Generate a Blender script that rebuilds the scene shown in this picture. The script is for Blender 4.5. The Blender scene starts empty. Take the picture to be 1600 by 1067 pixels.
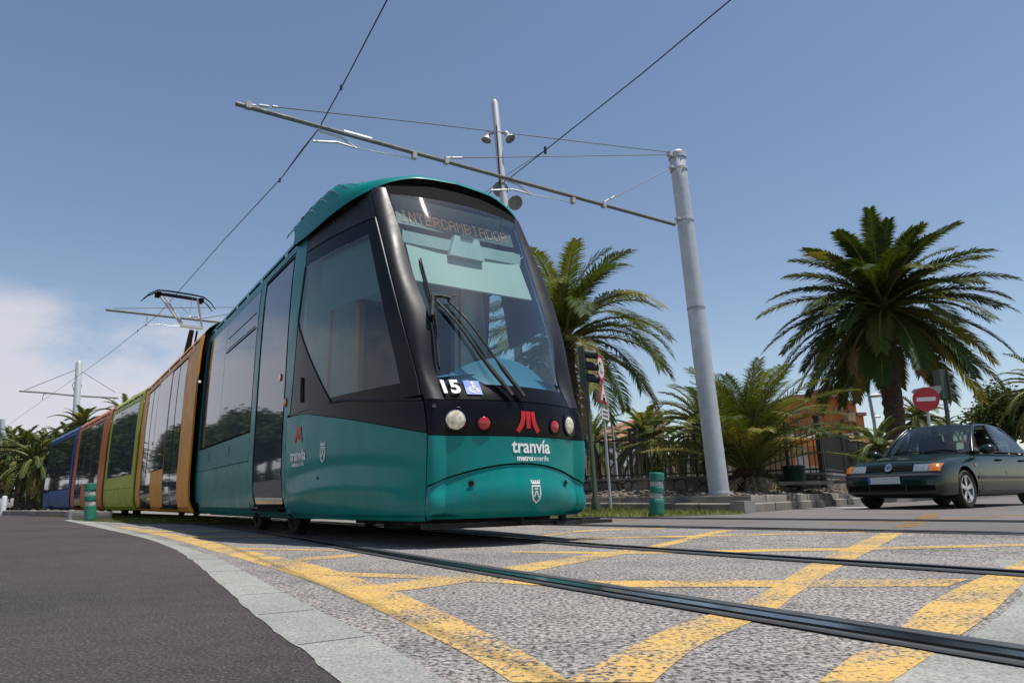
import bpy, bmesh, math, random
import numpy as np
from mathutils import Vector, Matrix
R = math.radians
random.seed(7)
scn = bpy.context.scene
COL = scn.collection

# ------------------------------------------------------------------ camera
PITCH, ROLL, CAMH, FPX = 12.8, 1.05, 0.38, 1067.0
_p, _r = R(PITCH), R(ROLL)
FW = np.array([0, math.cos(_p), math.sin(_p)])
_R0 = np.array([1., 0, 0]); _U0 = np.cross(_R0, FW)
RT = _R0*math.cos(_r)-_U0*math.sin(_r)
UP = _U0*math.cos(_r)+_R0*math.sin(_r)
CAM = np.array([0, 0, CAMH])
cd = bpy.data.cameras.new('camera'); cam = bpy.data.objects.new('camera', cd); COL.objects.link(cam)
cd.sensor_width = 36; cd.lens = 36*FPX/1600; cd.clip_start = .05; cd.clip_end = 3000
m = Matrix(((RT[0], UP[0], -FW[0], 0), (RT[1], UP[1], -FW[1], 0), (RT[2], UP[2], -FW[2], CAMH), (0, 0, 0, 1)))
cam.matrix_world = m
scn.camera = cam

# ------------------------------------------------------------------ light and sky
SUN_EL, SUN_AZ = 74.0, (0.94, -0.24)         # the sun stands high on the right
sd = np.array([SUN_AZ[0], SUN_AZ[1], 0]); sd /= np.linalg.norm(sd)
sdir = Vector((sd[0]*math.cos(R(SUN_EL)), sd[1]*math.cos(R(SUN_EL)), math.sin(R(SUN_EL))))
sl = bpy.data.lights.new('sun', 'SUN'); sl.energy = 4.6; sl.angle = R(.53); sl.color = (1, .955, .89)
so = bpy.data.objects.new('sun', sl); COL.objects.link(so); so.rotation_euler = sdir.to_track_quat('Z', 'Y').to_euler()
w = bpy.data.worlds.new('World'); scn.world = w; w.use_nodes = True
nt = w.node_tree; nt.nodes.clear()
def N(t, typ, **kw):
    n = t.nodes.new(typ)
    for k, v in kw.items():
        if k.startswith('i_'): n.inputs[k[2:].replace('_', ' ')].default_value = v
        else: setattr(n, k, v)
    return n
def LK(t, a, b): t.links.new(a, b)
sky = N(nt, 'ShaderNodeTexSky', sky_type='NISHITA', sun_disc=False, sun_elevation=R(SUN_EL), sun_rotation=math.atan2(sd[0], sd[1]), altitude=100, air_density=1.0, dust_density=.35, ozone_density=1.6)
tc = N(nt, 'ShaderNodeTexCoord')
mp = N(nt, 'ShaderNodeMapping'); mp.inputs['Scale'].default_value = (1.9, 1.9, 4.2)
nz = N(nt, 'ShaderNodeTexNoise', i_Scale=2.2, i_Detail=9.0, i_Roughness=.58)
LK(nt, tc.outputs['Generated'], mp.inputs[0]); LK(nt, mp.outputs[0], nz.inputs['Vector'])
sep = N(nt, 'ShaderNodeSeparateXYZ'); LK(nt, tc.outputs['Generated'], sep.inputs[0])
def mr(a, lo, hi, o0=0., o1=1.):
    n = N(nt, 'ShaderNodeMapRange', interpolation_type='SMOOTHSTEP'); LK(nt, a, n.inputs[0])
    for i, v in enumerate((lo, hi, o0, o1)): n.inputs[i+1].default_value = v
    return n.outputs[0]
def mth(op, a, b):
    n = N(nt, 'ShaderNodeMath', operation=op)
    for i, v in enumerate((a, b)):
        if isinstance(v, (int, float)): n.inputs[i].default_value = v
        else: LK(nt, v, n.inputs[i])
    return n.outputs[0]
low = mr(sep.outputs[2], .10, .30, 1, 0)          # cloud bank low over the horizon
left = mr(sep.outputs[0], -.24, -.50, 0, 1)      # on the left of the view
amt = mth('MULTIPLY', low, left)
thr = mth('ADD', nz.outputs[0], mth('MULTIPLY', amt, .47))
cm = mth('MULTIPLY', mr(thr, .47, .74), mr(amt, .02, .3))
mx = N(nt, 'ShaderNodeMix', data_type='RGBA'); LK(nt, mth('MULTIPLY', cm, .85), mx.inputs[0])
tint = N(nt, 'ShaderNodeMix', data_type='RGBA', blend_type='MULTIPLY'); tint.inputs[0].default_value = 1
LK(nt, sky.outputs[0], tint.inputs[6]); tint.inputs[7].default_value = (1.07, .985, .93, 1)
LK(nt, tint.outputs[2], mx.inputs[6]); mx.inputs[7].default_value = (5.3, 5.2, 5.7, 1)
bg = N(nt, 'ShaderNodeBackground', i_Strength=.121); LK(nt, mx.outputs[2], bg.inputs[0])
wo = N(nt, 'ShaderNodeOutputWorld'); LK(nt, bg.outputs[0], wo.inputs[0])
scn.view_settings.view_transform = 'Standard'; scn.view_settings.look = 'None'
scn.view_settings.exposure = 0.12; scn.view_settings.gamma = 1; scn.view_settings.use_curve_mapping = False
scn.cycles.use_denoising = True
scn.cycles.max_bounces = 8; scn.cycles.transparent_max_bounces = 16

# ------------------------------------------------------------------ measuring helpers (places on the real ground)
def ray(px, py): return FW+(px-800)/FPX*RT-(py-533.5)/FPX*UP
UB = np.array([.85, .53]); UB = UB/np.linalg.norm(UB)
def sm(a, b, x):
    t = min(1, max(0, (x-a)/(b-a))); return t*t*(3-2*t)
def gh(x, y):                       # the road rises a little beyond the tracks
    return .06*sm(.5, 5.0, x*UB[0]+y*UB[1]-3.5)
def G(px, py, dz=0.):
    d = ray(px, py); z = dz
    for _ in range(60):
        t = (z-CAMH)/d[2]; P = d*t+CAM; z = .6*z+.4*(gh(P[0], P[1])+dz)
    return np.array([P[0], P[1], z])
def at(px, py, Y): d = ray(px, py); return d*(Y/d[1])+CAM
def gz(px, py, z): d = ray(px, py); return d*((z-CAMH)/d[2])+CAM

# ------------------------------------------------------------------ materials
MATS = {}
def mat(name, col=(.5, .5, .5), rough=.5, metal=0, coat=0, spec=.5, noise=0, nscale=8, bump=0, bscale=40, emit=None, es=1, ior=None, dirt=None, grime=0):
    if name in MATS: return MATS[name]
    mt = bpy.data.materials.new(name); mt.use_nodes = True; t = mt.node_tree
    b = t.nodes['Principled BSDF']
    b.inputs['Base Color'].default_value = (*col, 1); b.inputs['Roughness'].default_value = rough
    b.inputs['Metallic'].default_value = metal; b.inputs['Coat Weight'].default_value = coat
    b.inputs['Coat Roughness'].default_value = .04
    b.inputs['Specular IOR Level'].default_value = spec
    if ior: b.inputs['IOR'].default_value = ior
    if emit: b.inputs['Emission Color'].default_value = (*emit, 1); b.inputs['Emission Strength'].default_value = es
    if noise or bump:
        c = N(t, 'ShaderNodeTexCoord')
    if noise:
        n = N(t, 'ShaderNodeTexNoise', i_Scale=nscale, i_Detail=6., i_Roughness=.65); LK(t, c.outputs['Object'], n.inputs['Vector'])
        r = N(t, 'ShaderNodeMapRange'); LK(t, n.outputs[0], r.inputs[0]); r.inputs[1].default_value = .3; r.inputs[2].default_value = .7
        r.inputs[3].default_value = 0; r.inputs[4].default_value = 1
        x = N(t, 'ShaderNodeMix', data_type='RGBA'); LK(t, r.outputs[0], x.inputs[0])
        lo = tuple(max(0, v*(1-noise)) for v in col); hi = tuple(min(1, v*(1+noise)) for v in col)
        if dirt: lo = dirt
        x.inputs[6].default_value = (*lo, 1); x.inputs[7].default_value = (*hi, 1); LK(t, x.outputs[2], b.inputs['Base Color'])
        rr = N(t, 'ShaderNodeMapRange'); LK(t, n.outputs[0], rr.inputs[0]); rr.inputs[1].default_value = .3; rr.inputs[2].default_value = .7
        rr.inputs[3].default_value = min(1, rough*1.3); rr.inputs[4].default_value = rough*.8; LK(t, rr.outputs[0], b.inputs['Roughness'])
    if bump:
        n2 = N(t, 'ShaderNodeTexNoise', i_Scale=bscale, i_Detail=5.); LK(t, c.outputs['Object'], n2.inputs['Vector'])
        bp = N(t, 'ShaderNodeBump', i_Strength=bump, i_Distance=.02); LK(t, n2.outputs[0], bp.inputs['Height']); LK(t, bp.outputs[0], b.inputs['Normal'])
    if grime:        # road dust settled on the lower skirts, in streaks
        c = N(t, 'ShaderNodeTexCoord'); sp_ = N(t, 'ShaderNodeSeparateXYZ'); LK(t, c.outputs['Object'], sp_.inputs[0])
        mp_ = N(t, 'ShaderNodeMapping'); mp_.inputs['Scale'].default_value = (5, 5, 1.1); LK(t, c.outputs['Object'], mp_.inputs[0]); n5 = N(t, 'ShaderNodeTexNoise', i_Scale=2.2, i_Detail=7., i_Roughness=.7); LK(t, mp_.outputs[0], n5.inputs['Vector'])
        hz = N(t, 'ShaderNodeMapRange'); LK(t, sp_.outputs[2], hz.inputs[0]); hz.inputs[1].default_value = .2; hz.inputs[2].default_value = 1.0; hz.inputs[3].default_value = 1.; hz.inputs[4].default_value = .12
        ns = N(t, 'ShaderNodeMapRange'); LK(t, n5.outputs[0], ns.inputs[0]); ns.inputs[1].default_value = .42; ns.inputs[2].default_value = .72
        fac = mathn(t, 'MULTIPLY', mathn(t, 'MULTIPLY', hz.outputs[0], ns.outputs[0]), grime)
        src = b.inputs['Base Color'].links[0].from_socket if b.inputs['Base Color'].links else tuple(b.inputs['Base Color'].default_value)[:3]
        LK(t, mixc(t, fac, src, (.16, .135, .11)), b.inputs['Base Color'])
    MATS[name] = mt; return mt
def leafmat(name, col, tr=.35):
    mt = bpy.data.materials.new(name); mt.use_nodes = True; t = mt.node_tree
    b = t.nodes['Principled BSDF']; b.inputs['Roughness'].default_value = .62; b.inputs['Specular IOR Level'].default_value = .2
    c = N(t, 'ShaderNodeTexCoord'); n = N(t, 'ShaderNodeTexNoise', i_Scale=1.7, i_Detail=4.); LK(t, c.outputs['Object'], n.inputs['Vector'])
    x = N(t, 'ShaderNodeMix', data_type='RGBA'); LK(t, n.outputs[0], x.inputs[0])
    x.inputs[6].default_value = (*(v*.6 for v in col), 1); x.inputs[7].default_value = (*(v*1.45 for v in col), 1)
    LK(t, x.outputs[2], b.inputs['Base Color'])
    tl = N(t, 'ShaderNodeBsdfTranslucent'); tm = N(t, 'ShaderNodeMix', data_type='RGBA', blend_type='MULTIPLY'); tm.inputs[0].default_value = 1
    LK(t, x.outputs[2], tm.inputs[6]); tm.inputs[7].default_value = (1.5, 1.35, .4, 1); LK(t, tm.outputs[2], tl.inputs[0])
    ms = N(t, 'ShaderNodeMixShader'); ms.inputs[0].default_value = tr
    LK(t, b.outputs[0], ms.inputs[1]); LK(t, tl.outputs[0], ms.inputs[2]); LK(t, ms.outputs[0], t.nodes['Material Output'].inputs[0])
    MATS[name] = mt; return mt
def glassmat(name, tint=(.6, .8, .8), refl=1.0, ior=1.5):
    mt = bpy.data.materials.new(name); mt.use_nodes = True; t = mt.node_tree; t.nodes.remove(t.nodes['Principled BSDF'])
    tr = N(t, 'ShaderNodeBsdfTransparent'); tr.inputs[0].default_value = (*tint, 1)
    gl = N(t, 'ShaderNodeBsdfGlossy'); gl.inputs['Roughness'].default_value = .015; gl.inputs[0].default_value = (refl, refl, refl, 1)
    ge = N(t, 'ShaderNodeNewGeometry'); vd = N(t, 'ShaderNodeVectorMath', operation='DOT_PRODUCT'); LK(t, ge.outputs['Incoming'], vd.inputs[0]); LK(t, ge.outputs['Normal'], vd.inputs[1])
    c1 = N(t, 'ShaderNodeMath', operation='ABSOLUTE'); LK(t, vd.outputs['Value'], c1.inputs[0]); c2 = N(t, 'ShaderNodeMath', operation='SUBTRACT'); c2.inputs[0].default_value = 1; LK(t, c1.outputs[0], c2.inputs[1])
    c3 = N(t, 'ShaderNodeMath', operation='POWER'); LK(t, c2.outputs[0], c3.inputs[0]); c3.inputs[1].default_value = 5; f0 = ((ior-1)/(ior+1))**2*1.8
    c4 = N(t, 'ShaderNodeMath', operation='MULTIPLY_ADD'); LK(t, c3.outputs[0], c4.inputs[0]); c4.inputs[1].default_value = 1-f0; c4.inputs[2].default_value = f0
    ms = N(t, 'ShaderNodeMixShader'); LK(t, c4.outputs[0], ms.inputs[0]); LK(t, tr.outputs[0], ms.inputs[1]); LK(t, gl.outputs[0], ms.inputs[2])
    LK(t, ms.outputs[0], t.nodes['Material Output'].inputs[0]); MATS[name] = mt; return mt

def ramp(t, src, stops):
    r = N(t, 'ShaderNodeValToRGB'); LK(t, src, r.inputs[0]); e = r.color_ramp.elements
    while len(e) < len(stops): e.new(.5)
    for q, (p, c) in zip(e, stops): q.position = p; q.color = (*c, 1)
    return r.outputs[0]
def mixc(t, f, a, b, blend='MIX'):
    x = N(t, 'ShaderNodeMix', data_type='RGBA', blend_type=blend)
    for i, v in ((0, f), (6, a), (7, b)):
        if isinstance(v, (int, float)): x.inputs[i].default_value = v
        elif isinstance(v, tuple): x.inputs[i].default_value = (*v, 1)
        else: LK(t, v, x.inputs[i])
    return x.outputs[2]
def mathn(t, op, a, b=0.):
    n = N(t, 'ShaderNodeMath', operation=op)
    for i, v in enumerate((a, b)):
        if isinstance(v, (int, float)): n.inputs[i].default_value = v
        else: LK(t, v, n.inputs[i])
    return n.outputs[0]
def groundmat(name, kind):
    mt = bpy.data.materials.new(name); mt.use_nodes = True; t = mt.node_tree; b = t.nodes['Principled BSDF']
    c = N(t, 'ShaderNodeTexCoord').outputs['Object']
    def noise(sc, det=4., ro=.55, off=0):
        n = N(t, 'ShaderNodeTexNoise', i_Scale=sc, i_Detail=det, i_Roughness=ro)
        if off:
            mpn = N(t, 'ShaderNodeMapping'); mpn.inputs[1].default_value = (off, off, off); LK(t, c, mpn.inputs[0]); LK(t, mpn.outputs[0], n.inputs['Vector'])
        else: LK(t, c, n.inputs['Vector'])
        return n.outputs[0]
    b.inputs['Roughness'].default_value = .9; b.inputs['Specular IOR Level'].default_value = .25
    bs, bd = .5, .01
    if kind in ('aggregate', 'yellow'):
        n1 = noise(64., 3., .62)
        base = ramp(t, n1, [(.37, (.065, .062, .06)), (.455, (.15, .142, .136)), (.51, (.31, .295, .28)), (.68, (.43, .41, .39))])
        vz = N(t, 'ShaderNodeTexVoronoi', i_Scale=75.); LK(t, c, vz.inputs['Vector']); base = mixc(t, 1., base, ramp(t, vz.outputs['Color'], [(.1, (.78, .76, .75)), (.5, (1., .99, .98)), (.9, (1.16, 1.13, 1.08))]), 'MULTIPLY')
        n2 = noise(1.2, 4.); base = mixc(t, 1., base, ramp(t, n2, [(.3, (.66, .66, .68)), (.5, (.95, .94, .93)), (.7, (1.06, 1.04, 1.0))]), 'MULTIPLY'); n6 = noise(5., 5., .7, 9.); base = mixc(t, 1., base, ramp(t, n6, [(.28, (.72, .71, .70)), (.5, (1, 1, 1))]), 'MULTIPLY')
        n4 = noise(160., 2.); base = mixc(t, 1., base, ramp(t, n4, [(.3, (.75, .75, .75)), (.7, (1.2, 1.2, 1.2))]), 'MULTIPLY')
        hgt = n1
        if kind == 'yellow':
            w1 = noise(75., 3., .6, 3.); w2 = noise(2.4, 4., .6, 5.)
            wear = mathn(t, 'ADD', mathn(t, 'MULTIPLY', mathn(t, 'ADD', mathn(t, 'MULTIPLY', w1, .55), mathn(t, 'MULTIPLY', n1, .6)), 1.), mathn(t, 'MULTIPLY', mathn(t, 'SUBTRACT', w2, .5), .6))
            mk = N(t, 'ShaderNodeMapRange', interpolation_type='SMOOTHSTEP'); LK(t, wear, mk.inputs[0]); mk.inputs[1].default_value = .45; mk.inputs[2].default_value = .635
            yc = mixc(t, w2, (.50, .325, .12), (.62, .40, .11))
            base = mixc(t, mk.outputs[0], base, yc)
        bs, bd = .7, .008
    elif kind == 'asphalt' or kind == 'asphalt_yellow':
        n1 = noise(105., 3., .75); n2 = noise(.5, 5.); n3 = noise(9., 4.)
        base = ramp(t, n1, [(.3, (.020, .017, .018)), (.5, (.060, .052, .053)), (.6, (.095, .084, .084)), (.70, (.24, .215, .21))])
        base = mixc(t, 1., base, ramp(t, n2, [(.3, (.74, .74, .77)), (.5, (1, .98, .97)), (.7, (1.28, 1.2, 1.14))]), 'MULTIPLY')
        base = mixc(t, 1., base, ramp(t, n3, [(.3, (.85, .85, .85)), (.7, (1.12, 1.12, 1.12))]), 'MULTIPLY')
        if kind == 'asphalt_yellow': base = mixc(t, ramp(t, n3, [(.3, (.15,)*3), (.65, (.6,)*3)]), base, (.42, .26, .08))
        hgt = n1; bs, bd = .9, .008
    elif kind == 'far_asphalt':
        n1 = noise(60., 4., .7); n2 = noise(.6, 4.)
        base = ramp(t, n1, [(.3, (.10, .094, .09)), (.7, (.20, .185, .175))])
        base = mixc(t, 1., base, ramp(t, n2, [(.3, (.85, .85, .85)), (.7, (1.15, 1.12, 1.1))]), 'MULTIPLY'); hgt = n1; bs, bd = .5, .006
    elif kind == 'concrete':
        n1 = noise(110., 4., .7); n2 = noise(2., 5.); n3 = noise(14., 4.)
        base = ramp(t, n1, [(.32, (.15, .152, .138)), (.48, (.29, .293, .27)), (.7, (.42, .42, .385))])
        base = mixc(t, 1., base, ramp(t, n2, [(.3, (.8, .8, .8)), (.7, (1.1, 1.1, 1.08))]), 'MULTIPLY')
        base = mixc(t, 1., base, ramp(t, n3, [(.25, (.88, .88, .88)), (.7, (1.06, 1.06, 1.06))]), 'MULTIPLY'); hgt = n1; bs, bd = .5, .006
    elif kind == 'kerb':
        n1 = noise(50., 4., .7); n2 = noise(1.4, 5.)
        base = ramp(t, n1, [(.3, (.20, .185, .165)), (.7, (.36, .335, .30))])
        base = mixc(t, 1., base, ramp(t, n2, [(.3, (.62, .6, .58)), (.7, (1.1, 1.08, 1.05))]), 'MULTIPLY'); hgt = n1; bs, bd = .5, .01
    elif kind == 'dirt':
        n1 = noise(14., 6., .7); n2 = noise(.9, 5.)
        base = ramp(t, n1, [(.3, (.07, .058, .048)), (.55, (.15, .128, .108)), (.75, (.27, .235, .20))])
        base = mixc(t, 1., base, ramp(t, n2, [(.3, (.6, .6, .62)), (.7, (1.15, 1.1, 1.05))]), 'MULTIPLY'); hgt = n1; bs, bd = 1., .05
    elif kind == 'grassbase':
        n1 = noise(30., 5., .7); n2 = noise(1.3, 4.)
        base = ramp(t, n1, [(.3, (.05, .06, .02)), (.6, (.11, .125, .045)), (.75, (.20, .18, .09))])
        base = mixc(t, ramp(t, n2, [(.45, (0, 0, 0)), (.62, (.7, .7, .7))]), base, (.22, .17, .11)); hgt = n1; bs, bd = 1., .03
    elif kind == 'white':
        n1 = noise(30., 5., .7)
        base = ramp(t, n1, [(.33, (.2, .19, .18)), (.5, (.6, .59, .57)), (.7, (.72, .71, .69))]); hgt = n1
    elif kind == 'stone':
        v = N(t, 'ShaderNodeTexVoronoi', feature='DISTANCE_TO_EDGE', i_Scale=3.2); LK(t, c, v.inputs['Vector'])
        n1 = noise(3., 5.); n3 = noise(25., 4.)
        st = mixc(t, 1., ramp(t, n1, [(.3, (.15, .125, .105)), (.7, (.32, .27, .235))]), ramp(t, n3, [(.3, (.7, .7, .7)), (.7, (1.2, 1.2, 1.2))]), 'MULTIPLY')
        base = mixc(t, ramp(t, v.outputs['Distance'], [(.02, (0, 0, 0)), (.06, (1, 1, 1))]), (.05, .045, .04), st); hgt = v.outputs['Distance']; bs, bd = .8, .05
    LK(t, base, b.inputs['Base Color'])
    bp = N(t, 'ShaderNodeBump', i_Strength=bs, i_Distance=bd); LK(t, hgt, bp.inputs['Height']); LK(t, bp.outputs[0], b.inputs['Normal'])
    MATS[name] = mt; return mt

# ------------------------------------------------------------------ mesh builder
def V(*a): return np.array(a, float)
def nrm(v):
    v = np.asarray(v, float); n = np.linalg.norm(v); return v/n if n > 1e-12 else v
class MB:
    def __init__(s): s.v = []; s.f = []; s.mi = []; s.cur = 0
    def mat(s, i): s.cur = i; return s
    def add(s, vs, fs):
        o = len(s.v); s.v += [tuple(map(float, p)) for p in vs]
        for f in fs: s.f.append(tuple(o+i for i in f)); s.mi.append(s.cur)
        return s
    def grid(s, rows, closeu=False):
        n = len(rows[0]); vs = [p for r in rows for p in r]; fs = []
        for j in range(len(rows)-1):
            for i in range(n-1+(1 if closeu else 0)):
                a, b = j*n+i, j*n+(i+1) % n; fs.append((a, b, b+n, a+n))
        return s.add(vs, fs)
    def box(s, c, size, ax=None, taper=1.):
        c = V(*c); X, Y, Z = (ax if ax is not None else (V(1, 0, 0), V(0, 1, 0), V(0, 0, 1)))
        X, Y, Z = map(lambda q: np.asarray(q, float), (X, Y, Z)); hx, hy, hz = [q/2 for q in size]; vs = []
        for k in (-1, 1):
            tt = 1 if k < 0 else taper
            for a, b in ((-1, -1), (1, -1), (1, 1), (-1, 1)): vs.append(c+X*hx*a*tt+Y*hy*b*tt+Z*hz*k)
        return s.add(vs, [(3, 2, 1, 0), (4, 5, 6, 7), (0, 1, 5, 4), (1, 2, 6, 5), (2, 3, 7, 6), (3, 0, 4, 7)])
    def tube(s, pts, r, n=8, caps=True):
        pts = [V(*p) for p in pts]; rs = r if isinstance(r, (list, tuple)) else [r]*len(pts); rows = []; pn = None
        for i, p in enumerate(pts):
            d = nrm((pts[min(i+1, len(pts)-1)]-pts[max(i-1, 0)]))
            if pn is None:
                a = V(0, 0, 1) if abs(d[2]) < .9 else V(1, 0, 0); pn = nrm(np.cross(d, a))
            pn = nrm(pn-d*(pn@d)); q = np.cross(d, pn)
            rows.append([p+(pn*math.cos(2*math.pi*k/n)+q*math.sin(2*math.pi*k/n))*rs[i] for k in range(n)])
        s.grid(rows, True)
        if caps:
            o = len(s.v)-len(rows)*n
            s.f.append(tuple(o+k for k in range(n))[::-1]); s.mi.append(s.cur)
            s.f.append(tuple(o+(len(rows)-1)*n+k for k in range(n))); s.mi.append(s.cur)
        return s
    def lathe(s, c, prof, n=24, axis=(0, 0, 1)):   # prof: (r, h)
        A = nrm(axis); a = V(0, 0, 1) if abs(A[2]) < .9 else V(1, 0, 0); X = nrm(np.cross(A, a)); Y = np.cross(A, X); c = V(*c)
        return s.grid([[c+A*h+(X*math.cos(2*math.pi*k/n)+Y*math.sin(2*math.pi*k/n))*r for k in range(n)] for r, h in prof], True)
    def prism(s, poly, d):      # planar polygon (3D points) extruded by vector d
        n = len(poly); P = [V(*p) for p in poly]; d = V(*d); vs = P+[p+d for p in P]
        return s.add(vs, [tuple(range(n))[::-1], tuple(range(n, 2*n))]+[(i, (i+1) % n, n+(i+1) % n, n+i) for i in range(n)])
    def ribbon(s, pts, wd, fn, closed=False):      # 2D polyline -> flat ribbon mapped by fn(x, y)
        if len(pts) < 6 and not closed and not isinstance(wd, (list, tuple)): pts = [(a[0]+(b[0]-a[0])*k/4, a[1]+(b[1]-a[1])*k/4) for a, b in zip(pts[:-1], pts[1:]) for k in range(4)]+[pts[-1]]
        P = [np.array(p, float) for p in pts]; n = len(P); L = []; Q = []
        for i in range(n):
            a = P[(i-1) % n] if (closed or i > 0) else P[i]; b = P[(i+1) % n] if (closed or i < n-1) else P[i]
            d = nrm(b-a); q = np.array([-d[1], d[0]])
            ww = wd[i] if isinstance(wd, (list, tuple)) else wd
            L.append(fn(*(P[i]+q*ww/2))); Q.append(fn(*(P[i]-q*ww/2)))
        if closed: L.append(L[0]); Q.append(Q[0])
        return s.grid([Q, L])
    def build(s, name, mats, parent=None, smooth=True, ang=35, mirror_fix=False):
        me = bpy.data.meshes.new(name); off = V(0, 0, 0); p = parent
        while p is not None: off = off+np.array(p.location); p = p.parent
        me.from_pydata([(a-off[0], b-off[1], c-off[2]) for a, b, c in s.v], [], s.f)
        mats = mats if isinstance(mats, (list, tuple)) else [mats]
        for q in mats: me.materials.append(MATS[q] if isinstance(q, str) else q)
        me.polygons.foreach_set('material_index', s.mi)
        me.validate(); me.update()
        if smooth:
            me.polygons.foreach_set('use_smooth', [True]*len(me.polygons)); me.set_sharp_from_angle(angle=R(ang))
        o = bpy.data.objects.new(name, me); COL.objects.link(o)
        if parent is not None: o.parent = parent
        return o
def tag(o, label=None, cat=None, group=None, kind=None):
    for k, v in (('label', label), ('category', cat), ('group', group), ('kind', kind)):
        if v: o[k] = v
    return o
def thing(name, loc, label, cat, group=None):
    o = bpy.data.objects.new(name, None); COL.objects.link(o); o.location = tuple(map(float, loc)); o.empty_display_size = .2
    return tag(o, label, cat, group)
def copy_tree(o, parent=None):
    c = o.copy(); COL.objects.link(c); c.parent = parent
    for ch in list(o.children): copy_tree(ch, c)
    return c
def textpolys(txt, size=1., off=0.):          # built-in lettering -> (verts2d, faces)
    cu = bpy.data.curves.new('lettering', 'FONT'); cu.body = txt; cu.size = size; cu.offset = off; cu.resolution_u = 3
    cu.align_x = 'CENTER'; cu.align_y = 'CENTER'
    ob = bpy.data.objects.new('lettering', cu); COL.objects.link(ob)
    me = bpy.data.meshes.new_from_object(ob.evaluated_get(bpy.context.evaluated_depsgraph_get()))
    vs = [(v.co.x, v.co.y) for v in me.vertices]; fs = [tuple(p.vertices) for p in me.polygons]
    bpy.data.objects.remove(ob); bpy.data.curves.remove(cu); bpy.data.meshes.remove(me)
    return vs, fs
def addtext(mb, txt, size, fn, off=0., sx=1.):
    vs, fs = textpolys(txt, size, off); mb.add([fn(x*sx, y) for x, y in vs], fs)
# ------------------------------------------------------------------ palette
mat('teal', (.0, .205, .19), .30, coat=.06, spec=.22, noise=.10, nscale=3.5, grime=.16)
mat('teal_dirty', (.0, .155, .15), .38, coat=.6, noise=.12, nscale=5, bump=.03, bscale=60)
mat('orange', (.74, .30, .015), .42, coat=.03, spec=.2, noise=.06, nscale=4, grime=.3)
mat('green_paint', (.40, .44, .02), .42, coat=.03, spec=.2, noise=.06, nscale=4, grime=.3)
mat('red_orange', (.60, .14, .015), .42, coat=.03, spec=.2, noise=.06, nscale=4, grime=.3)
mat('blue_paint', (.003, .075, .27), .42, coat=.03, spec=.2, noise=.06, nscale=4, grime=.2)
mat('black_gloss', (.006, .006, .008), .2, spec=.16, coat=.0, noise=.2, nscale=6)
mat('black_satin', (.017, .016, .020), .42, spec=.3, noise=.05, nscale=3)
mat('black', (.006, .006, .006), .8, spec=.08)
mat('rubber', (.02, .02, .02), .65, noise=.3, nscale=20)
mat('side_glass', (.06, .08, .095), .03, spec=.5, ior=1.95)
mat('underbody', (.014, .013, .012), .8, noise=.4, nscale=9)
mat('steel', (.45, .45, .45), .35, metal=1, noise=.2, nscale=20)
mat('rail_head', (.52, .52, .54), .18, metal=1, noise=.15, nscale=4)
mat('rail_side', (.055, .06, .062), .5, noise=.3, nscale=12)
mat('galvanised', (.50, .52, .53), .48, metal=.25, noise=.1, nscale=5)
mat('arm_metal', (.15, .15, .13), .65, metal=0, noise=.2, nscale=9)
mat('wire', (.03, .03, .03), .6)
mat('cable', (.10, .10, .105), .6)
mat('insulator', (.45, .44, .40), .5)
mat('white_decal', (.82, .83, .82), .45)
mat('red_decal', (.55, .01, .015), .4)
mat('blue_decal', (.02, .12, .55), .4)
mat('emblem_blue', (.02, .04, .12), .35)
mat('lamp_glass', (.55, .50, .40), .08, coat=1., noise=.75, nscale=32, emit=(1, .9, .65), es=.10)
mat('chrome', (.8, .8, .8), .12, metal=1)
mat('red_lens', (.42, .008, .01), .15, coat=1., noise=.3, nscale=90)
mat('amber_lens', (.50, .14, .008), .15, coat=1., noise=.25, nscale=60)
mat('clear_lens', (.20, .22, .23), .12, coat=.6, noise=.35, nscale=45)
mat('led', (.3, .12, .02), .5, emit=(1, .55, .28), es=.32)
mat('led_panel', (.075, .085, .085), .4)
mat('visor', (.33, .385, .365), .6)
mat('cab_wall', (.52, .60, .59), .6, noise=.08)
mat('cab_dark', (.11, .135, .14), .6)
mat('dash_blue', (.04, .18, .29), .5)
mat('seat_fabric', (.02, .03, .05), .85)
mat('pole_orange', (.55, .12, .02), .35)
mat('bollard_green', (.02, .19, .125), .55, noise=.25, nscale=9)
mat('bollard_band', (.50, .51, .46), .5, noise=.25, nscale=14, dirt=(.25, .25, .22))
mat('olive_paint', (.07, .085, .055), .5, noise=.15, nscale=6)
mat('side_blind', (.16, .22, .22), .7)
mat('visor_dark', (.02, .025, .024), .55)
mat('sign_red', (.50, .015, .02), .4)
mat('sign_white', (.74, .74, .72), .4)
mat('sign_back', (.30, .31, .31), .45, metal=.4)
mat('bark', (.085, .058, .04), .95, noise=.5, nscale=7, bump=1., bscale=12)
mat('bark_boots', (.15, .085, .045), .95, noise=.6, nscale=9, bump=1., bscale=20)
leafmat('frond', (.048, .078, .018), .28); leafmat('frond_olive', (.095, .115, .026), .32); leafmat('frond_pale', (.20, .19, .06), .3)
leafmat('frond_dead', (.42, .32, .21), .15); leafmat('frond_stem', (.19, .19, .07), .1)
leafmat('leaf_dark', (.035, .055, .0034), .25); leafmat('leaf_mid', (.06, .085, .022), .3)
leafmat('grass_blade', (.13, .17, .04), .35)
mat('fence_paint', (.045, .037, .035), .5, noise=.2)
mat('bin_green', (.012, .04, .03), .5, noise=.2)
mat('car_paint', (.002, .013, .008), .25, spec=.35, coat=.45)
mat('car_trim', (.035, .035, .037), .45)
mat('bumper_dark', (.014, .02, .018), .4, noise=.15)
mat('tyre', (.017, .016, .0034), .75, noise=.2, nscale=30)
mat('alloy', (.62, .62, .64), .28, metal=.9)
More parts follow.
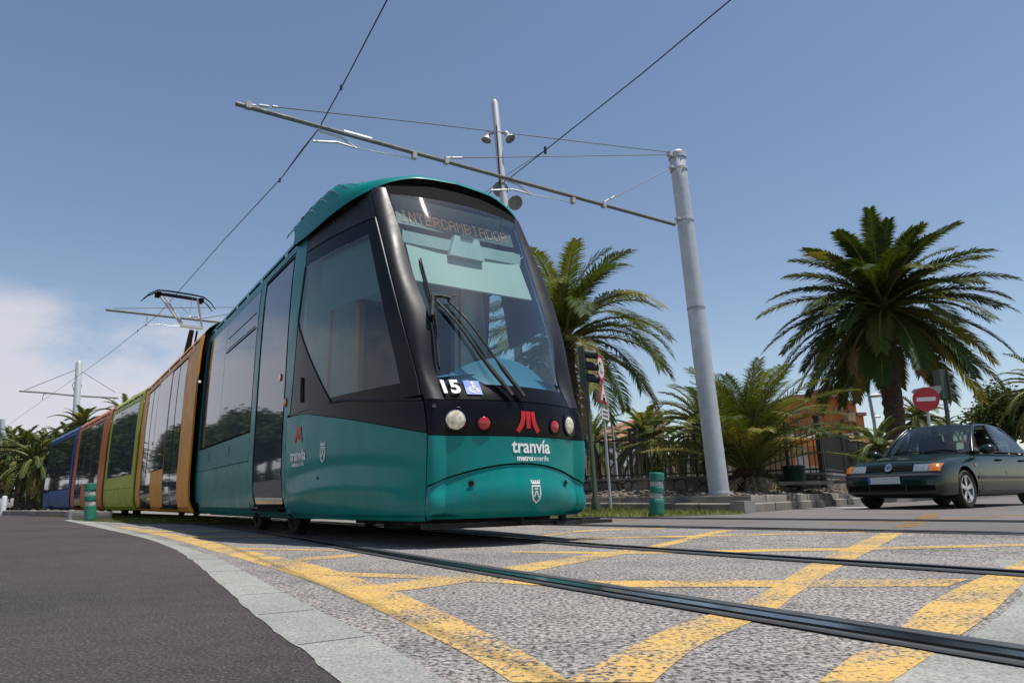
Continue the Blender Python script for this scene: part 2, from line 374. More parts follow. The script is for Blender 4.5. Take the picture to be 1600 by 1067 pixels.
mat('plate', (.55, .56, .56), .4, noise=.12, nscale=20)
mat('car_inside', (.03, .03, .032), .8)
mat('skin', (.36, .2, .14), .55); mat('skin_dark', (.1, .06, .045), .55); mat('hair', (.015, .011, .01), .7); mat('shirt_dark', (.02, .022, .03), .85); mat('shirt_light', (.32, .33, .36), .85)
glassmat('windshield', (.80, .95, .92), 1., 1.78); glassmat('cab_glass', (.62, .8, .8), 1., 1.5); glassmat('car_glass', (.42, .52, .50), 1., 1.55); glassmat('car_glass_dark', (.16, .2, .2), 1., 1.6)
mat('facade_red', (.50, .16, .045), .8, noise=.12, nscale=1.2)
mat('facade_beige', (.42, .30, .19), .8, noise=.12, nscale=1.2)
mat('facade_white', (.66, .65, .62), .8, noise=.08)
mat('facade_grey', (.30, .29, .28), .8, noise=.1)
mat('window_dark', (.02, .025, .03), .1, coat=1.)
mat('roof_tile', (.28, .13, .08), .85, noise=.3, nscale=4)
mat('sign_yellow', (.80, .42, .02), .4); mat('sign_orange', (.70, .17, .01), .4)
mat('white_paint', (.68, .69, .70), .3, coat=.7)
for a, b in (('aggregate', 'aggregate'), ('yellow', 'yellow'), ('asphalt', 'asphalt'), ('asphalt_yellow', 'asphalt_yellow'), ('far_asphalt', 'far_asphalt'), ('concrete', 'concrete'), ('kerb', 'kerb'), ('dirt', 'dirt'), ('grassbase', 'grassbase'), ('white_line', 'white'), ('stone', 'stone')): groundmat(a, b)

# ------------------------------------------------------------------ ground
def sheet(name, poly, z, material, kind='structure', fine=False, hfn=None):
    bm = bmesh.new(); vs = [bm.verts.new((p[0], p[1], 0)) for p in poly]; bm.faces.new(vs); bm.normal_update()
    if bm.faces[:][0].normal.z < 0: bmesh.ops.reverse_faces(bm, faces=bm.faces[:])
    bmesh.ops.triangulate(bm, faces=bm.faces[:])
    for u in (.5, .9, 1.3, 1.7, 2.1, 2.5, 2.9, 3.3, 3.7, 4.1, 4.5, 5.):
        bmesh.ops.bisect_plane(bm, geom=bm.verts[:]+bm.edges[:]+bm.faces[:], plane_co=(UB[0]*(u+3.5), UB[1]*(u+3.5), 0), plane_no=(UB[0], UB[1], 0))
    for v in bm.verts: v.co.z = (hfn or gh)(v.co.x, v.co.y)+z
    me = bpy.data.meshes.new(name); bm.to_mesh(me); bm.free(); me.materials.append(MATS[material])
    o = bpy.data.objects.new(name, me); COL.objects.link(o); o['kind'] = kind
    return o
def GP(L): return [G(*p)[:2] for p in L]
def dense(P, n=6):
    P = [np.array(p, float) for p in P]; out = []
    for i in range(len(P)-1):
        a = P[max(i-1, 0)]; b, c2 = P[i], P[i+1]; d = P[min(i+2, len(P)-1)]
        for k in range(n):
            t = k/n; out.append(.5*((2*b)+(-a+c2)*t+(2*a-5*b+4*c2-d)*t*t+(-a+3*b-3*c2+d)*t**3))
    out.append(P[-1]); return out
ASE = [(1.0, -1.), (.14, .6)]+[tuple(p) for p in GP([(530, 1067), (480, 1020), (415, 975), (370, 935), (325, 897), (300, 875), (270, 857), (230, 842), (180, 830), (130, 819), (100, 812.5)])]
STR = [(1.13, -1.), (.33, .6)]+[tuple(p) for p in GP([(700, 1067), (640, 1030), (560, 985), (500, 955), (440, 925), (390, 897), (340, 872), (300, 858), (250, 843), (200, 830), (150, 817), (118, 811)])]
ASE = dense(ASE, 7); STR = dense(STR, 7)
rr = random.Random(3)
ASEj = [p+np.array([rr.gauss(0, .004), rr.gauss(0, .004)]) if i > 8 and i < 60 else p for i, p in enumerate(ASE)]
ground = sheet('ground', [(-900, -300), (900, -300), (900, 1200), (-900, 1200)], -.03, 'dirt')
farL = ASE[-1]
sheet('asphalt_road', [(-60, -8), (2.0, -3)]+STR[:-2]+[(-9.9, 17.4), (-16, 24.5), (-60, 66)], .0, 'asphalt')
# far side limits: kerb foot on the right
KF = [tuple(G(*p)[:2]) for p in [(1175, 801), (1345, 787.5)]]
edge = [tuple(G(*p)[:2]) for p in [(870, 813), (1040, 807), (1170, 802)]]
sheet('tram_bed', STR+[(-11.5, 19.5), (-24, 38), (-20, 42), (2, 14), (1.0, 12.2), (12, 5), (12, -3)], .0012, 'aggregate')
# far carriageway beyond the tracks
RA = [(440, 837.5), (495, 847.5), (555, 860), (630, 872.5), (705, 884.5), (780, 896), (865, 911.5), (970, 928.6), (1075, 945.7), (1180, 963), (1288, 980.4), (1395, 999), (1503, 1016.7), (1600, 1034)]
RB = [(617, 827.5), (705, 834), (780, 841), (891, 850), (996, 857.7), (1101, 865.6), (1180, 871), (1314, 879.5), (1449, 887.6), (1600, 897)]
RC = [(854, 819.7), (1000, 823.2), (1180, 827), (1395, 830.8), (1600, 834.6)]
def extend(P, a, b):
    P = [np.array(p) for p in P]; d0 = nrm(P[0]-P[1]); d1 = nrm(P[-1]-P[-2]); return [P[0]+d0*a]+P+[P[-1]+d1*b]
def smoothline(P, deg=3):
    P = np.array(P); d = nrm(P[-1]-P[0]); q = np.array([-d[1], d[0]]); c0 = P[0]
    s = (P-c0)@d; l = (P-c0)@q; co = np.polyfit(s, l, deg); S = np.linspace(s.min(), s.max(), 40)
    return [c0+d*a+q*np.polyval(co, a) for a in S]
lA = smoothline(GP(RA), 2); lB = smoothline(GP(RB), 2); lC = smoothline(GP(RC), 1)
dC = nrm(lC[-1]-lC[0]); nC = np.array([-dC[1], dC[0]]); nC = nC if nC@UB > 0 else -nC
lD = [p+nC*1.62 for p in lC]
def follow(P, dists):      # lead the line back along the tram's curve
    return P
sheet('carriageway', [lC[0]-dC*20+nC*.1]+[lC[0]+nC*.1, lC[-1]+nC*.1, lC[-1]+dC*40+nC*.1, (60, 2), (60, 40), (16, 24.5)]+[KF[1], KF[0]]+[edge[2], edge[1], edge[0], (-2.5, 13.0)], .0020, 'far_asphalt')
sheet('concrete_strip', ASEj[:]+STR[::-1], .0022, 'concrete')
# joints in the strip
for a, b in (((375, 930), (455, 925)), ((403, 961), (490, 953)), ((465, 1008), (570, 995)), ((330, 893), (392, 891)), ((300, 874), (352, 872))):
    A_, B_ = G(*a), G(*b); d = nrm(B_-A_); q = np.array([-d[1], d[0], 0])*.004
    sheet('strip_joint', [(A_-q)[:2], (B_-q)[:2], (B_+q)[:2], (A_+q)[:2]], .0026, 'rubber')
sheet('concrete_apron', GP([(1290, 1067), (1500, 1003), (1560, 965), (1600, 930)])+[(2.6, 3.9), (8, 4), (8, -2), (.6, -2)], .0022, 'concrete')
# yellow box markings
def marks(name, up, lo, z=.0026, m_='yellow', n=4):
    return sheet(name, dense(GP(up), n)+dense(GP(lo), n)[::-1], z, m_)
marks('yellow_line', [(890, 1067), (860, 1045), (800, 1010), (700, 960), (620, 925), (560, 903), (490, 882), (420, 867), (350, 851), (290, 838), (250, 830), (200, 823)], [(800, 1067), (750, 1035), (655, 985), (555, 937), (478, 905), (400, 880), (335, 861), (280, 845), (232, 833), (190, 825), (180, 823.5)][:11]+[(178, 823)])
marks('yellow_line', [(880, 1067), (980, 1014), (1070, 972), (1145, 950), (1200, 922), (1265, 882), (1320, 857), (1378, 832)], [(1020, 1067), (1085, 1014), (1150, 983), (1210, 955), (1250, 925), (1320, 882), (1362, 860), (1412, 832)], .0028)
marks('yellow_line', [(549, 920), (630, 909), (705, 899), (800, 885), (950, 862), (1010, 854), (1100, 833), (1125, 828)], [(560, 929), (655, 920), (750, 907), (830, 893), (985, 864), (1035, 855), (1115, 835), (1150, 828)], .0030)
marks('yellow_line', [(416, 878), (480, 871), (556, 865.5)], [(424, 881), (490, 875), (560, 869)], .0028)
marks('yellow_line', [(832, 838.5), (900, 829.5), (960, 826.5), (1040, 825)], [(838, 840), (904, 831), (962, 828), (1040, 826.3)], .0028)
marks('yellow_line', [(1280, 1067), (1345, 1016), (1400, 988), (1430, 960), (1465, 935), (1520, 908), (1580, 884), (1600, 874)], [(1392, 1067), (1445, 1032), (1490, 1000), (1515, 984), (1545, 962), (1575, 935), (1605, 908), (1625, 895)], .0032)
marks('yellow_line', [(440, 888.5), (555, 895), (680, 899.5), (860, 907), (1130, 907.5), (1515, 905)], [(444, 894), (555, 901), (680, 905.5), (890, 917), (1130, 917.5), (1480, 917)], .0034)
marks('yellow_line', [(800, 861), (960, 862.5), (1100, 860), (1300, 856.5), (1600, 849.5)], [(800, 863.5), (960, 865.5), (1105, 864), (1300, 860.5), (1600, 853.5)], .0034)
marks('yellow_line', [(860, 842), (1000, 838.5), (1100, 836.5), (1350, 830.5)], [(860, 843.7), (1000, 840.5), (1100, 838.6), (1350, 832)], .0034)
marks('yellow_line', [(340, 856), (430, 857), (530, 859)], [(340, 858), (430, 859.3), (530, 861.3)], .0034)
marks('yellow_line', [(280, 838.5), (360, 837.6), (455, 836.2)], [(280, 840.3), (360, 839.6), (455, 838)], .0034)
marks('yellow_line', [(225, 829), (300, 829.2), (380, 829)], [(226, 830.3), (300, 830.6), (380, 830.2)], .0034)
marks('faded_yellow_line', [(1392, 824.5), (1425, 812), (1445, 802)], [(1425, 824.5), (1460, 812), (1468, 802)], .0030, 'asphalt_yellow')
marks('faded_yellow_line', [(1290, 817.5), (1430, 813), (1600, 804)], [(1290, 818.7), (1430, 814.5), (1600, 806)], .0030, 'asphalt_yellow')
marks('faded_yellow_line', [(900, 815.5), (1000, 810.5)], [(900, 816.6), (1000, 811.6)], .0030, 'asphalt_yellow')
marks('white_line', [(1285, 791.6), (1330, 791.8), (1395, 792)], [(1290, 793.2), (1335, 793.4), (1395, 793.6)], .0030, 'white_line')
marks('white_line', [(1535, 789), (1600, 787), (1680, 784)], [(1540, 791.2), (1600, 789.3), (1680, 786)], .0030, 'white_line')

# rails: near filler, head, groove, keeper, far filler
def rail(line, side, label, wscale=1.):
    prof = [(-.085, .006), (-.08, .011), (-.055, .011), (-.05, .017), (-.002, .019), (0, .017), (.004, .002), (.040, .002), (.043, .0034), (.058, .0034), (.06, .0125), (.115, .0125), (.12, .006)]
    midx = [1, 1, 2, 0, 0, 2, 2, 2, 1, 1, 1, 1]
    prof = [(a*side*wscale, b) for a, b in prof]
    P = extend(line, 0, 0); mb = MB(); rows = [[] for _ in prof]
    for i, p in enumerate(P):
        d = nrm(P[min(i+1, len(P)-1)]-P[max(i-1, 0)]); q = np.array([-d[1], d[0]]); q = q if q@UB > 0 else -q
        for k, (a, b) in enumerate(prof):
            x = p+q*a; rows[k].append(V(x[0], x[1], gh(*x)+b+.001))
    for k in range(len(prof)-1):
        mb.cur = midx[k]; mb.grid([rows[k], rows[k+1]])
    o = mb.build('rail', ['rail_head', 'rail_side', 'black'], None, True, 20)
    return tag(o, label, 'rail', 'steel tram rails set in the paving')
# the near track curves away to the left beneath the tram
def curve_back(p, ang0, lens):
    out = []; a = ang0
    for L_, da in lens:
        p = p+np.array([-math.sin(R(a)), math.cos(R(a))])*L_; out.append(p); a += da
    return out[::-1]
back_seg = [(2.5, .4)]*3+[(2.5, 1.3)]*3+[(2.5, .5)]*10
lA2 = curve_back(lA[0], 33., back_seg)+lA
lB2 = curve_back(lB[0], 33., back_seg)+lB
lC2 = curve_back(lC[0], 30., back_seg)+lC
lD2 = curve_back(lD[0], 30., back_seg)+lD
for L_ in (lA2, lB2, lC2, lD2):
    d = nrm(L_[-1]-L_[-2])
    for k in range(1, 5): L_.append(L_[-1]+d*1.5)
rail(lA2, 1, 'nearest groove rail, crossing the foreground from the tram to the lower right corner')
rail(lB2, -1, 'second groove rail, running out from under the middle of the tram bumper')
rail(lC2, 1, 'third groove rail, where the speckled paving meets the smooth far asphalt')
rail(lD2, -1, 'farthest thin dark rail, crossing the smooth asphalt in front of the green car', .6)
# ------------------------------------------------------------------ tram
YAW = R(33.5)
BK = V(-math.sin(YAW), math.cos(YAW), 0); RG = V(math.cos(YAW), math.sin(YAW), 0); UZ = V(0, 0, 1)
P0 = gz(668, 812, .22); OT = P0-RG*.4; OT[2] = 0
def W(s, l, z): return OT+BK*s+RG*l+UZ*z
tram = thing('tram', W(14, 1.2, 0), 'long tram of teal, orange, green, red-orange and blue sections', 'tram')
def hermite(xs, ys, x):
    xs = list(xs); n = len(xs)
    if x <= xs[0]: return ys[0]
    if x >= xs[-1]: return ys[-1]
    i = max(k for k in range(n-1) if xs[k] <= x)
    def sl_(k):
        if k == 0: return (ys[1]-ys[0])/(xs[1]-xs[0])
        if k == n-1: return (ys[-1]-ys[-2])/(xs[-1]-xs[-2])
        a = (ys[k]-ys[k-1])/(xs[k]-xs[k-1]); b = (ys[k+1]-ys[k])/(xs[k+1]-xs[k])
        return 0 if a*b <= 0 else 2*a*b/(a+b)
    h = xs[i+1]-xs[i]; t = (x-xs[i])/h; a, b = sl_(i)*h, sl_(i+1)*h
    return ys[i]*(2*t**3-3*t*t+1)+a*(t**3-2*t*t+t)+ys[i+1]*(-2*t**3+3*t*t)+b*(t**3-t*t)
ZT = (.20, .30, .42, .52, .86, 1.15, 1.30, 1.78, 2.28, 2.94, 3.32, 3.62)
TB = dict(sc=(.13, .08, .06, .05, .03, .11, .16, .34, .56, .91, 1.12, 1.28), hc=(.75, .775, .78, .785, .79, .785, .79, .84, .88, .89, .89, .87),
          sg=(.07, .03, .02, .01, 0, .03, .13, .26, .50, .83, 1.03, 1.18), hg=(.64, .64, .64, .64, .64, .64, .64, .645, .69, .73, .76, .78),
          sn=(-.08, -.13, -.16, -.16, -.15, -.13, -.05, .09, .34, .69, .90, 1.05))
def spline(xs, ys):
    n = len(xs); h = np.diff(xs); A = np.zeros((n, n)); b = np.zeros(n); A[0, 0] = A[-1, -1] = 1
    for i in range(1, n-1): A[i, i-1], A[i, i], A[i, i+1] = h[i-1], 2*(h[i-1]+h[i]), h[i]; b[i] = 6*((ys[i+1]-ys[i])/h[i]-(ys[i]-ys[i-1])/h[i-1])
    M = np.linalg.solve(A, b)
    def f(x):
        x = min(max(x, xs[0]), xs[-1]); i = min(max(int(np.searchsorted(xs, x))-1, 0), n-2); a, c_ = xs[i+1]-x, x-xs[i]
        return (M[i]*a**3+M[i+1]*c_**3)/(6*h[i])+(ys[i]/h[i]-M[i]*h[i]/6)*a+(ys[i+1]/h[i]-M[i+1]*h[i]/6)*c_
    return f
SPL = {k: spline(ZT, v) for k, v in TB.items()}
TC_ = {}
def T(k, z):
    q = (k, round(z, 5))
    if q not in TC_: TC_[q] = float(SPL[k](z))
    return TC_[q]
PZ = (.20, .26, .40, .9, 2.0, 2.8, 3.15, 3.27, 3.33, 3.43, 3.53)
PH = (1.06, 1.12, 1.17, 1.20, 1.20, 1.185, 1.165, 1.15, 1.14, 1.10, 1.0)
def hwz(z): return hermite(PZ, PH, z)
S_CH = 2.62
def SU(u, z):      # near half of the nose: u 0..1 cheek, 1..2 corner pillar, 2..3 to the centre line; 3..6 mirrored
    if u > 3: s, l = SU(6-u, z); return s, 2.4-l
    sc, hc, sg, hg, sn = (T(k, z) for k in ('sc', 'hc', 'sg', 'hg', 'sn'))
    H = hwz(z)
    if u <= 1:
        t = u; hw = H-(H-hc)*t**1.75; s = S_CH+(sc-S_CH)*t
    elif u <= 2:
        t = u-1; k = (H-hc)*1.75/(S_CH-sc)
        d = min(.085, (sc-sg)*.75+.04); cx, ch = sc-d, hc-d*k
        g0 = (hc-hg)
        # control point kept between both ends
        ch = max(ch, hg+.45*g0)
        s = (1-t)**2*sc+2*t*(1-t)*(min(cx, sg+.0+2*(sn-sg)/hg*(hg-ch)*0+.01))+t*t*sg if False else (1-t)**2*sc+2*t*(1-t)*cx+t*t*sg
        hw = (1-t)**2*hc+2*t*(1-t)*ch+t*t*hg
    else:
        t = u-2; hw = hg*(1-t); s = sg-(sg-sn)*(1-(hw/hg)**2)
    return s, 1.2-hw
def SP(u, z, off=0.):
    s, l = SU(u, z); p = V(s, l, z)
    if off:
        e = 1e-3; a = V(*SU(min(u+e, 6), z), z); b = V(*SU(max(u-e, 0), z), z); c_ = V(*SU(u, z+e), z+e); d_ = V(*SU(u, z-e), z-e)
        n = nrm(np.cross(c_-d_, a-b)); 
        ref = V(-1, (l-1.2)*1.0, 0)
        if n@ref < 0: n = -n
        p = p+n*off
    return W(*p)
def patch(mb, u0, u1, lo, hi, nu, nv, off=0., rim=0.):
    lo_ = lo if callable(lo) else (lambda u: lo); hi_ = hi if callable(hi) else (lambda u: hi)
    us = [u0+(u1-u0)*i/nu for i in range(nu+1)]
    rows = [[SP(u, lo_(u)+(hi_(u)-lo_(u))*j/nv, off(u, lo_(u)+(hi_(u)-lo_(u))*j/nv) if callable(off) else off) for u in us] for j in range(nv+1)]
    mb.grid(rows)
    if rim:
        o = [(u, lo_(u)) for u in us]; o += [(us[-1], lo_(us[-1])+(hi_(us[-1])-lo_(us[-1]))*j/nv) for j in range(1, nv+1)]
        o += [(u, hi_(u)) for u in us[::-1][1:]]; o += [(us[0], lo_(us[0])+(hi_(us[0])-lo_(us[0]))*j/nv) for j in range(nv-1, 0, -1)]
        f_ = off if callable(off) else (lambda u, z: off)
        mb.grid([[SP(u, z, f_(u, z)) for u, z in o], [SP(u, z, f_(u, z)-rim) for u, z in o]], True)
    return mb
def FS(l, z, off=0.):        # point on the front face at lateral l, height z
    hw = abs(1.2-l); sg, hg, sn = T('sg', z), T('hg', z), T('sn', z)
    if hw <= hg: u = 2+(1-hw/hg)
    else: u = 2-min(1, (hw-hg)/max(.01, T('hc', z)-hg))**.8
    return SP(u if l <= 1.2 else 6-u, z, off)
mirrored = (lambda u: 6-u)
# boundary lines
def zb_cheek(u): return hermite((0, .15, .5, 1.0), (1.25, 1.245, 1.13, .885), u)      # teal/black line along the cheek
def zb_line(u): return hermite((0, .5, .75, 1.0), (1.25, 1.28, 1.22, 1.15), u)
arc = lambda u: .64-.17*((abs(u-3)/2.0))**2.0*1.0 if abs(u-3) <= 1 else .64-.17*.25-.13*(abs(u-3)-1)
def arc(u):
    s_, l_ = SU(u, .55); hw = abs(l_-1.2); return .645-.17*(hw/.78)**2
cab = MB()      # the front section's own shell, first the nose
def bulge(u, z):
    t = (z-.22)/(.42); return .030*math.sin(min(1, max(0, t*1.15))*math.pi)*(.35+.65*sm(1.0, 1.8, u)*sm(5.0, 4.2, u) if 1 < u < 5 else .35)
cab.cur = 0
G_ = .006
for mir in (0, 1):
    U = (lambda a: 6-a) if mir else (lambda a: a)
    # teal cheek
    f = lambda u: zb_cheek(u if u <= 3 else 6-u)-G_
    def offc(u, z):
        t = u if u <= 3 else 6-u
        zz = .50+.10*math.sin(t*3.0); return .018*math.exp(-((z-zz+.10)/.07)**2)*sm(0, .15, t)*(1-sm(.75, 1., t))-.012*math.exp(-((z-zz-.08)/.06)**2)*sm(0, .15, t)*(1-sm(.75, 1, t))
    cab.cur = 0; patch(cab, U(0.02), U(.995), .205, f, 20, 30, offc, .03)
    cab.cur = 1; patch(cab, U(0.02), U(.995), lambda u: zb_cheek(u if u <= 3 else 6-u)+.001, lambda u: zb_line(u if u <= 3 else 6-u)-.004, 14, 6, 0., .02)
    # corner pillar, side window surround and the quarter panel above
    cab.cur = 2; patch(cab, U(1.0), U(2.0), 1.16, 3.40, 8, 26, 0., .02)
    cab.cur = 3; patch(cab, U(.90), U(1.0), 1.2, 3.02, 3, 20, 0., .0)
    patch(cab, U(0.19), U(.90), 2.86, 3.02, 8, 2, 0., 0)
    cab.cur = 2; patch(cab, U(0.20), U(.99), 3.035, 3.42, 10, 5, .004, .02)
    cab.cur = 0; patch(cab, U(0.02), U(.19), 2.84, 3.42, 3, 5, .003, .02)
    patch(cab, U(0.0), U(.02), 1.2, 3.3, 1, 12, .0, .0)
    cab.cur = 3
    # black triangle behind the slanted window edge and strip below the window
    patch(cab, U(0.03), U(.22), lambda u: zb_line(0), 2.86, 4, 16, 0., 0) if False else None
# front panels
cab.cur = 0
patch(cab, 1.01, 4.99, lambda u: arc(u)+G_, .862, 36, 6, 0., .03)
def offb(u, z):
    a = arc(u); t = (z-.205)/(a-.205)
    edge = sm(1.0, 1.6, u)*sm(5.0, 4.4, u)
    return (-.012+.045*math.sin(min(1, t*1.25)*math.pi)**1.0*(1 if t < .8 else .0)+0*t)*edge if t < .8 else (-.012-.018*(t-.8)/.2)*edge
def offb(u, z):
    a = arc(u); t = (z-.205)/(a-.205); edge = .3+.7*sm(1.0, 1.5, u)*sm(-5.0, -4.5, -u)
    return edge*hermite((0, .12, .3, .55, .8, 1.0), (-.03, .006, .034, .026, .0, -.014), t)
patch(cab, 1.01, 4.99, .205, lambda u: arc(u)-G_, 40, 16, offb, .03)
# a thin return lip along the arch and the shell behind the seams
cab.cur = 1
patch(cab, 1.01, 4.99, .868, 1.152, 36, 8, 0., .02)
cab.cur = 4
patch(cab, 0.0, 6.0, .21, 1.22, 60, 8, -.035)
cab.cur = 3
patch(cab, 2.0, 4.0, 1.16, lambda u: 1.30, 24, 3, 0., .0); cab.cur = 4     # black mask under the windscreen
patch(cab, 2.0, 4.0, 3.30, 3.50, 20, 3, 0.)                   # above it
# floor, ceiling and underside of the cab
und = [[W(s, l, .24) for l in (1.2-h_, 1.2+h_)] for s, h_ in ((0, .74), (.4, .85), (1.2, 1.0), (2.6, 1.15))]
cab.cur = 4; cab.grid(und)
cab.grid([[W(s, 1.2-h_, .95), W(s, 1.2+h_, .95)] for s, h_ in ((.12, .7), (.5, .85), (1.2, 1.0), (2.6, 1.12))])
cab.cur = 5; cab.grid([[W(s, 1.2-h_, 3.36), W(s, 1.2+h_, 3.36)] for s, h_ in ((1.1, .8), (1.6, 1.0), (2.6, 1.1))])

# roof hood with its visor over the windscreen
def hood_edge(t):      # t -1..1 across: lower rim of the hood, swept back at the sides
    a = abs(t)
    hw = hermite((0, .25, .45, .62, .72, .82, .92, 1.0), (0, .40, .70, .92, 1.03, 1.12, 1.19, 1.215), a)
    s = hermite((0, .25, .45, .62, .72, .82, .92, 1.0), (.98, 1.0, 1.06, 1.17, 1.34, 1.72, 2.25, 2.66), a)
    z = hermite((0, .25, .45, .62, .72, .82, .92, 1.0), (3.59, 3.565, 3.48, 3.36, 3.30, 3.25, 3.20, 3.22), a)
    return s, math.copysign(hw, t), z
def rz(hw):
    a = abs(hw); return hermite((0, .5, .85, 1.02, 1.12, 1.19, 1.22), (3.73, 3.71, 3.655, 3.60, 3.55, 3.49, 3.40), a)
def rz(hw): return hermite((0, .5, .85, 1.02, 1.12, 1.19, 1.22), (3.73, 3.725, 3.70, 3.65, 3.58, 3.50, 3.41), abs(hw))
def HP(t, f, o=0.):
    s, h_, z = hood_edge(t); a = abs(t); lip = hermite((0, .03, .07, .11, .15), (0, .55, .8, .95, 1.), f)
    hl_ = .085+.12*sm(.32, .75, a); top_ = max(rz(h_), z+hl_)
    zz = z+hl_*lip+(top_-z-hl_)*sm(.0, .85-.68*sm(.45, .8, a), f)
    p = W(s+(3.05-s)*f-.02*(1-f)*math.sin(lip*3.14), 1.2+h_*(1-.012*lip), zz)
    return p+(UZ*.8+RG*math.copysign(.6, h_)*sm(.4, .9, a))*o
hood = MB(); ts = [-1+2*i/56 for i in range(57)]
hood.cur = 0; hood.grid([[HP(t, f) for t in ts] for f in (0, .015, .03, .05, .07, .09, .11, .15, .19, .24, .32, .4, .5, .62, .75, .85, 1.0)])
rows = []      # underside, running in to the windscreen head
for f in (0, .12, .5, 1.0):
    row = []
    for t in ts:
        s, h_, z = hood_edge(t); a = abs(t)
        ie = sm(.7, .95, a)
        s2 = max(s+.06, min(s+.12, 1.3))+.0; h2 = h_*(.90); z2 = z-.10*(1-ie)+.02
        row.append(W(s+(s2-s)*f+.01*(f > 0), 1.2+h_+(h2-h_)*f, z+(z2-z)*f+.012*(f > 0)*(f < 1)))
    rows.append(row)
hood.cur = 1; hood.grid(rows)
# ventilation slots and hand grip on the cheeks of the hood
for mir in (-1, 1):
    for k in range(5):
        t_ = .665+.052*k
        hood.cur = 2; hood.tube([HP(mir*(t_+.012*q), .06+.05*q+.0*k, -.002) for q in range(5)], [.003, .008, .008, .008, .005], 6)
        hood.cur = 3; hood.tube([HP(mir*(t_+.045), .25, -.002), HP(mir*(t_+.052), .29, -.003)], .014, 6)
    hood.cur = 3
    hood.tube([HP(mir*t_, f, .002) for t_, f in ((.60, .0), (.60, .12), (.62, .26), (.67, .38), (.75, .46), (.85, .52), (.95, .55))], .006, 5)
    hood.tube([HP(mir*t_, .9, .002) for t_ in (.3, .5, .7, .85, .98)], .007, 5)

# ---- generic coach side
class Frame:
    def __init__(s, o, yaw): s.o = V(o[0], o[1], 0); s.b = V(-math.sin(yaw), math.cos(yaw), 0); s.r = V(math.cos(yaw), math.sin(yaw), 0)
    def at(s, a, side, hw, z): return s.o+s.b*a+s.r*(1.2+side*hw)+UZ*z      # side -1 near, +1 far
SIDES = (-1, 1)
def side_panel(mb, F, s0, s1, z0, z1, off=0., rim=.02, nz=None):
    nz = nz or max(1, int((z1-z0)/.18)); zs = [z0+(z1-z0)*k/nz for k in range(nz+1)]; ns = 1
    for sd_ in SIDES:
        rows = [[F.at(a, sd_, hwz(z)+off, z) for a in (s0, s1)] for z in zs]
        if sd_ > 0: rows = [r[::-1] for r in rows]
        mb.grid(rows)
        if rim:
            loop = [rows[0][0], rows[0][1]]+[r[1] for r in rows[1:]]+[rows[-1][0]]+[r[0] for r in rows[::-1][1:-1]]
            q = F.r*(-sd_)*rim; mb.grid([loop, [p+q for p in loop]], True)
def roof_sheet(mb, F, s0, s1, n=1):
    hs = [-1.14, -1.12, -1.07, -.98, -.85, -.6, -.3, 0, .3, .6, .85, .98, 1.07, 1.12, 1.14]; zz = lambda h: hermite((0, .6, .85, .98, 1.07, 1.12, 1.14), (3.70, 3.67, 3.60, 3.53, 3.45, 3.38, 3.315), abs(h))
    mb.grid([[F.o+F.b*a+F.r*(1.2+h)+UZ*zz(h) for h in hs] for a in (s0, (s0+s1)/2, s1)])
F1 = Frame(OT, YAW)
def tubes_on(mb, F, s0, z0, s1, z1, r_, off=.004):
    for sd_ in SIDES:
        n = 8; mb.tube([F.at(s0+(s1-s0)*i/n, sd_, hwz(z0+(z1-z0)*i/n)+off, z0+(z1-z0)*i/n) for i in range(n+1)], r_, 5)
def backing(mb, F, s0, s1):
    for sd_ in (-1, 1): mb.grid([[F.at(a, sd_, hwz(z)-.018, z) for a in (s0, s1)] for z in (.22, .4, .9, 2., 2.8, 3.15, 3.34)])
    mb.grid([[F.at(a, sd_, 1.1, .23) for sd_ in (-1, 1)] for a in (s0, s1)])
    for a in (s0, s1):
        mb.add([F.at(a, sd_, h, z) for sd_, h, z in ((-1, 1.10, .24), (1, 1.10, .24), (1, 1.15, 2), (1, 1.1, 3.3), (1, .6, 3.6), (-1, .6, 3.6), (-1, 1.1, 3.3), (-1, 1.15, 2))], [(0, 1, 2, 3, 4, 5, 6, 7)])

# front section coach part: s 2.62 .. 8.05
cab.cur = 0
side_panel(cab, F1, 2.58, 2.70, .25, 3.26); side_panel(cab, F1, 4.02, 4.24, .25, 3.26)
side_panel(cab, F1, 2.71, 4.01, 3.17, 3.26)
side_panel(cab, F1, 4.25, 6.27, .30, .875); side_panel(cab, F1, 6.285, 7.95, .30, .875)
side_panel(cab, F1, 4.25, 6.27, .885, 1.235); side_panel(cab, F1, 6.285, 7.95, .885, 1.235)
side_panel(cab, F1, 4.25, 7.95, .205, .292); side_panel(cab, F1, 2.70, 4.02, .205, .262)
side_panel(cab, F1, 4.25, 8.02, 3.13, 3.26); side_panel(cab, F1, 7.96, 8.06, .23, 3.26)
roof_sheet(cab, F1, 2.9, 8.05)
cab.cur = 4; backing(cab, F1, 2.64, 8.0)
cab.cur = 6
for a in (3.2, 4.4, 5.2, 5.9, 6.8, 7.6):
    for sd_ in (-1, 1): cab.box(F1.at(a, sd_, 1.135, 3.288), (.10, .02, .04), (F1.b, F1.r, UZ))
sec1 = cab.build('coach_section', ['teal', 'black_gloss', 'black_satin', 'black_gloss', 'black', 'cab_wall', 'steel'], tram, True, 32)
tag(sec1, 'teal front section with the driver cab')
hood.build('roof_hood', ['teal', 'black', 'teal_dirty', 'black'], sec1, True, 40)
ub = MB(); ub.box(W(1.15, 1.2, .19), (1.5, 1.3, .07), (BK, RG, UZ)); ub.box(W(5.4, 1.2, .29), (5.0, 1.9, .22), (BK, RG, UZ))
